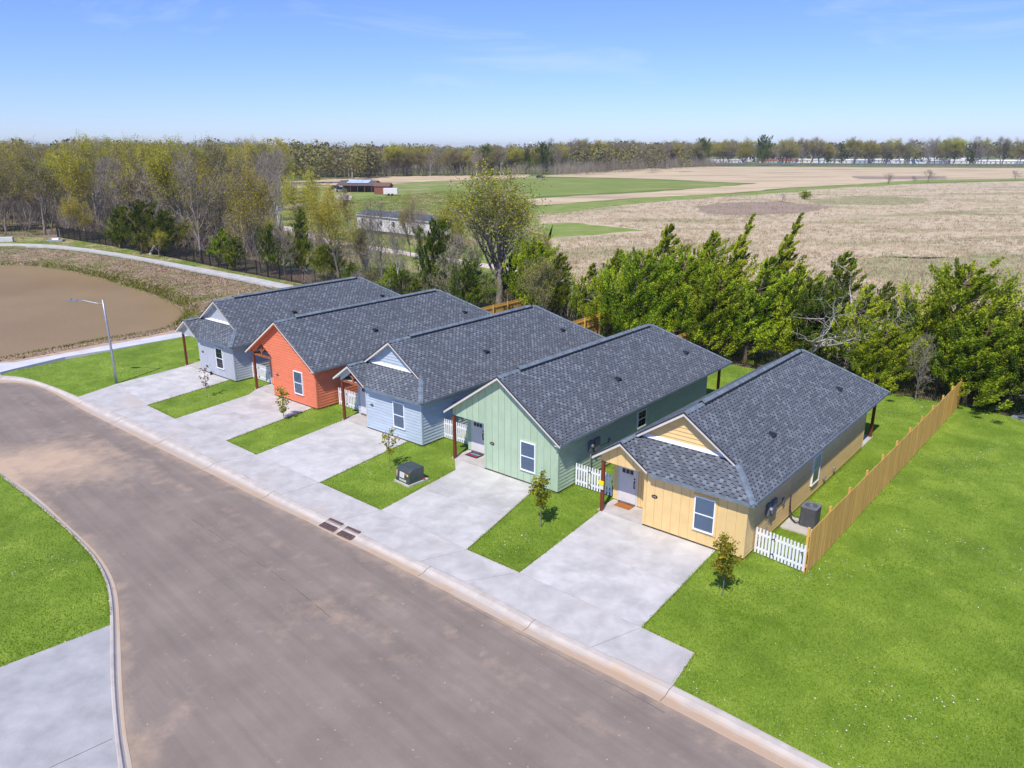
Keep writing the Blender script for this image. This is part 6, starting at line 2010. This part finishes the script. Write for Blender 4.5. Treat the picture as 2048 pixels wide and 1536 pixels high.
# ================================================================= SAPLINGS ON THE LAWNS
def sapling(seed, px, pyb, pyt, label, leafmat, nleaf, width, z_low, leafsize=.075, clumps=9, dense=.14):
    rg = np.random.default_rng(seed)
    x, y = gp(px, pyb); h_ = height_at(x, y, pyt)
    t = empty('sapling', (x, y, 0), 0, label, 'young tree', 'saplings on the front lawns')
    w_ = Wood()
    tr_ = np.array([(0, 0, -.05), (.01, 0, h_*.35), (-.01, .02, h_*.7), (.02, 0, h_*.97)])
    w_.add(tr_, [.022, .018, .012, .005], 6)
    C, T = [], []
    for j in range(clumps):
        s_ = z_low + (1-z_low)*(j+.5)/clumps
        az = j*2.4+rg.uniform(-.4, .4); r_ = width*.5*(.35+.65*math.sin(math.pi*min(1, (1.05-s_)/(1.05-z_low))))*rg.uniform(.7, 1.15)
        b = np.array((0, 0, h_*(s_-.08))); e = np.array((math.cos(az)*r_, math.sin(az)*r_, h_*(s_+.02)))
        w_.add(np.array([b, (b+e)/2+(0, 0, -.02), e]), [.008, .006, .003], 3)
        m_ = nleaf//clumps
        for q in range(3):
            c = b+(e-b)*(.35+.32*q) + rg.normal(0, dense*.4, 3)
            C.append(c + rg.normal(0, dense*.55, (m_//3, 3)))
            T.append(np.clip(rg.uniform(.1, .9)+rg.normal(0, .2, m_//3), 0, 1))
    link('trunk', w_.mesh('trunk', M['bark']), t)
    C = np.vstack(C); T = np.concatenate(T)
    vv, tt = quads_at(rg, C, leafsize, elong=1.7, tone=T)
    link('crown', fast_mesh('crown', vv, 4, np.arange(len(vv)), leafmat, {'tone': tt}), t)
sapling(1, 415, 795, 730, 'spindly bronze-leaved sapling on the grass before the grey cottage', M['sap_red'], 150, .75, .30, .07, 9, .10)
sapling(2, 568, 838, 774, 'bushy green sapling before the orange cottage', M['sap_green'], 520, .80, .22, .075, 11, .15)
sapling(3, 780, 937, 862, 'sparse sapling beside the transformer box before the blue cottage', M['sap_green'], 330, .85, .42, .07, 9, .13)
sapling(4, 1081, 1055, 954, 'leafy sapling before the green cottage corner', M['sap_green'], 1000, .75, .45, .07, 12, .15)
sapling(5, 1445, 1190, 1080, 'dense leafy sapling before the yellow cottage corner', M['sap_green'], 1300, .80, .40, .07, 12, .16)

# ================================================================= THINGS FAR OFF
# white mobile home in the meadow
a_, b_ = np.array(gp(716, 462)), np.array(gp(818, 475))
d_ = (b_-a_)/np.hypot(*(b_-a_)); ang = math.atan2(d_[1], d_[0])
c_ = a_
t = empty('mobile_home', (*c_, -.1), ang, 'long white mobile home with dark roof beside the gravel track', 'mobile home')
L_ = float(np.hypot(*(np.array(gp(818, 475))-a_))) * 1.4
wm = paint('mobile_home_white', (.72, .68, .68))
mb = MB(); mb.box(0, L_, 0, 4.6, .6, 3.3); wl_ = mb.build('wall', wm, t)
mb = MB(); mb.prism([(-.2, -.25, 3.25), (-.2, 4.85, 3.25), (-.2, 2.3, 4.15)], (L_+.4, 0, 0)); mb.build('roof', noise_mat('mobile_home_roof', (.06, .075, .09), (.10, .12, .14), 2), t)
mb = MB(); mb.box(.1, L_-.1, .1, 4.5, 0, .6); mb.build('skirting', M['foundation'], t)
for k in (.08, .20, .35, .52, .66, .84):
    mb = MB(); mb.box(L_*k-.4, L_*k+.4, -.06, 0, 1.6, 2.7); f_ = mb.build('window', M['vinyl'], t)
    mb = MB(); mb.box(L_*k-.33, L_*k+.33, -.08, -.06, 1.68, 2.62); mb.build('pane', M['dark'], f_)
mb = MB(); mb.box(L_*.45-.45, L_*.45+.45, -.06, 0, .6, 2.6); mb.build('door', M['door'], t)
mb = MB(); mb.bar((-.2, -.26, 3.26), (L_+.2, -.26, 3.26), .05, .12); mb.build('fascia', M['white'], t)
# low barn with blue-grey metal roof, carport, red shed, white tank
x, y = gp(712, 383)
t = empty('barn', (x, y, -.1), -.15, 'low barn with brown walls and bright metal roof at the end of the gravel track', 'barn')
rw = noise_mat('barn_brown', (.12, .07, .05), (.22, .13, .09), 2); gr = noise_mat('metal_roof', (.36, .44, .52), (.55, .62, .70), .5, .4)
mb = MB(); mb.box(-6, 9, 0, 8, 0, 3.0); mb.build('wall', rw, t)
mb = MB(); mb.prism([(-8, -3.5, 2.9), (-8, 4, 5.0), (-8, 11, 2.9)], (17, 0, 0)); mb.build('roof', noise_mat('barn_roof', (.09, .07, .07), (.16, .12, .11), 1), t)
mb = MB(); mb.prism([(-4, -.5, 4.0), (-4, 4, 5.25), (-4, 8, 4.0)], (10, 0, 0)); mb.build('roof_sheet', gr, t)
t.scale = (.85, .85, .8)
for k in range(6):
    mb = MB(); mb.box(-7.8+k*3.2, -7.6+k*3.2, -3.3, -3.1, 0, 2.9); mb.build('carport_post', rw, t)
mb = MB(); mb.box(0, 3, -.06, 0, 0, 2.4); mb.build('door', M['dark'], t)
x, y = gp(762, 388)
t = empty('shed', (x, y, -.1), -.2, 'rusty red shed at the right end of the barn', 'shed')
mb = MB(); mb.box(-2.5, 3, 0, 4, 0, 2.8); mb.build('wall', noise_mat('shed_red', (.18, .065, .05), (.30, .12, .09), 2), t); mb = MB(); mb.prism([(-2.8, -.3, 2.7), (-2.8, 4.3, 2.7), (-2.8, 2, 3.9)], (6.1, 0, 0)); mb.build('roof', rw, t)
x, y = gp(781, 391)
t = empty('trailer', (x, y, -.1), 0, 'white box trailer beside the rusty red shed', 'trailer')
mb = MB(); mb.box(-2.4, 2.4, 0, 2.2, .5, 2.5); mb.build('body', wm, t, bevel=.08)
for k in (-.6, .6):
    mb = MB(); mb.tube([(k, -.1, .4), (k, .12, .4)], .4, 14); mb.build('wheel', M['black'], t)

def car(px, py, label, colr, ang_=0.1):
    x, y = gp(px, py); t = empty('parked_car', (x, y, -.06), ang_, label, 'car')
    pm_ = plain('car_paint', colr, .3, .2)
    mb = MB(); mb.prism([(-2.2, -.85, .35), (2.25, -.85, .35), (2.25, -.85, .85), (1.3, -.85, 1.0), (.7, -.85, 1.5), (-1.3, -.85, 1.52), (-2.1, -.85, 1.0), (-2.2, -.85, .7)], (0, 1.7, 0)); b_ = mb.build('body', pm_, t, bevel=.08)
    mb = MB(); mb.prism([(1.15, -.87, 1.02), (.65, -.87, 1.44), (-1.2, -.87, 1.45), (-1.75, -.87, 1.02)], (0, 1.74, 0)); mb.build('side_window', M['dark'], b_)
    mb = MB(); mb.add([(1.34, -.7, 1.0), (1.34, .7, 1.0), (.76, .62, 1.5), (.76, -.62, 1.5)], [(0,1,2,3)]); mb.build('windscreen', M['dark'], b_)
    for sx in (-1.35, 1.4):
        for sy in (-.88, .66):
            mb = MB(); mb.tube([(sx, sy, .34), (sx, sy+.22, .34)], .34, 14); mb.build('wheel', M['black'], t)
car(682, 383, 'silver car parked before the barn', (.5, .52, .55))
car(672, 378, 'dark pickup-shaped car under the barn lean-to', (.03, .03, .035), .2)
car(508, 390, 'small red vehicle in the grass beyond the trees', (.35, .08, .06), .3)
car(1080, 356, 'dark vehicle far out at the edge of the green field', (.05, .05, .06), 0)
# red shed glimpsed in the wood on the left
x, y = gp(158, 392)
t = empty('shed', (x, y, -.1), .2, 'dark red shed with grey roof glimpsed in the left wood', 'shed')
mb = MB(); mb.box(-5, 5, 0, 5, 0, 3.2); mb.build('wall', noise_mat('barn_red', (.16, .04, .035), (.24, .07, .06), 2), t); mb = MB(); mb.prism([(-5.4, -.4, 3.1), (-5.4, 5.4, 3.1), (-5.4, 2.5, 4.6)], (10.8, 0, 0)); mb.build('roof', gr, t)
# utility poles
for px, pyb, pyt, lab in ((618, 372, 352, 'wooden utility pole by the gravel track'), ):
    x, y = gp(px, pyb); h_ = height_at(x, y, pyt-25)
    t = empty('utility_pole', (x, y, -.1), 0, lab, 'utility pole'); mb = MB(); mb.tube([(0,0,0),(0,0,h_)], .16, 8); mb.build('pole', M['bark'], t); mb = MB(); mb.box(-1, 1, -.06, .06, h_-.6, h_-.45); mb.build('crossarm', M['bark'], t)
# mobile home park beyond the dry field
pal = [(.72, .73, .75), (.62, .64, .68), (.70, .68, .60), (.35, .42, .48)]
park = [(1440, 327), (1475, 326), (1500, 322), (1535, 326), (1575, 326), (1612, 325), (1650, 325), (1690, 326), (1718, 326), (1755, 325), (1790, 326), (1835, 326), (1880, 327), (1920, 327), (1965, 328), (2010, 328), (2045, 328), (1860, 322), (1560, 321), (1940, 323)]
lbl = 'pale single-storey mobile home among the far trees beyond the dry field'
for i, (px, py) in enumerate(park):
    x, y = gp(px, py+1.0)
    rd = px in (1535, 1575)
    t = empty('mobile_home', (x, y, -.1), random.uniform(-.25, .25), 'green-walled far home with a bright red roof, ' + ('left' if px == 1535 else 'right') + ' one of two' if rd else lbl, 'mobile home', None if rd else 'mobile homes beyond the dry field')
    cc = (.30, .45, .38) if rd else random.choice(pal)
    m1 = plain('far_home_wall', cc, .7); m2 = plain('far_home_roof', (.50, .05, .05) if rd else random.choice([(.7, .72, .75), (.45, .47, .5), (.6, .6, .6)]), .6)
    L_ = random.uniform(14, 22)
    mb = MB(); mb.box(-L_/2, L_/2, 0, 5, 0, 3.2); mb.build('wall', m1, t)
    mb = MB(); mb.prism([(-L_/2-.4, -.4, 3.2), (-L_/2-.4, 5.4, 3.2), (-L_/2-.4, 2.5, 4.6)], (L_+.8, 0, 0)); mb.build('roof', m2, t)
    for k in (-.3, .05, .32):
        mb = MB(); mb.box(L_*k-.6, L_*k+.6, -.08, 0, 1.2, 2.3); mb.build('window', M['dark'], t)
t = empty('perimeter_fence', (*gp(1400, 331), -.1), 0, 'long dark fence along the far edge of the dry field', 'fence')
mb = MB(); a = np.array(gp(1400, 331)); b = np.array(gp(2200, 334))
d = b-a
n = 60
for i in range(n+1): mb.box(d[0]*i/n-.12, d[0]*i/n+.12, d[1]*i/n-.1, d[1]*i/n+.1, 0, 3.0)
mb.build('fence_post', plain('fence_grey', (.12, .11, .10), .8), t)['kind'] = 'stuff'
mb = MB(); mb.bar((0, 0, 1.6), (d[0], d[1], 1.6), .06, 1.6); mb.build('mesh_panel', plain('fence_mesh', (.16, .15, .14), .8), t)
# town on the horizon and two water towers
for px, lab in ((1059, 'white water tower on the horizon above the meadow'), (1192, 'white water tower on the horizon, right of the other')):
    x = (px-1024)/F_PX*2750; y = 2650
    t = empty('water_tower', (x, y, 0), 0, lab, 'water tower')
    mb = MB(); mb.cyl((0, 0), 2.0, 0, 26, 10); mb.build('shaft', M['white'], t); mb = MB(); mb.cyl((0, 0), 2, 26, 30, 14, r2=5); mb.cyl((0, 0), 5, 30, 34, 14, r2=3); mb.build('tank', M['white'], t)
for i in range(26):
    x = random.uniform(-250, 750); y = random.uniform(2300, 3200)
    t = empty('warehouse', (x, y, 0), random.uniform(-.2, .2), 'pale building of the distant town on the horizon', 'building', 'town on the horizon')
    hh = random.uniform(14, 21); ww = random.uniform(20, 60)
    mb = MB(); mb.box(-ww/2, ww/2, 0, 15, 0, hh); mb.build('wall', plain('town_wall', (.6, .62, .66), .7), t)

# ---- air between here and the horizon
hz = MB(); hz.box(-5000, 5000, -60, 5200, -2.6, 44)
hm_ = bpy.data.materials.new('haze'); hm_.use_nodes = True
hn = hm_.node_tree; hn.nodes.clear()
ho = hn.nodes.new('ShaderNodeOutputMaterial'); pv = hn.nodes.new('ShaderNodeVolumePrincipled')
pv.inputs['Color'].default_value = (.80, .88, 1, 1); pv.inputs['Density'].default_value = 0.00013; pv.inputs['Anisotropy'].default_value = .2
hn.links.new(pv.outputs[0], ho.inputs['Volume'])
hb = hz.build('haze', hm_); hb['kind'] = 'stuff'
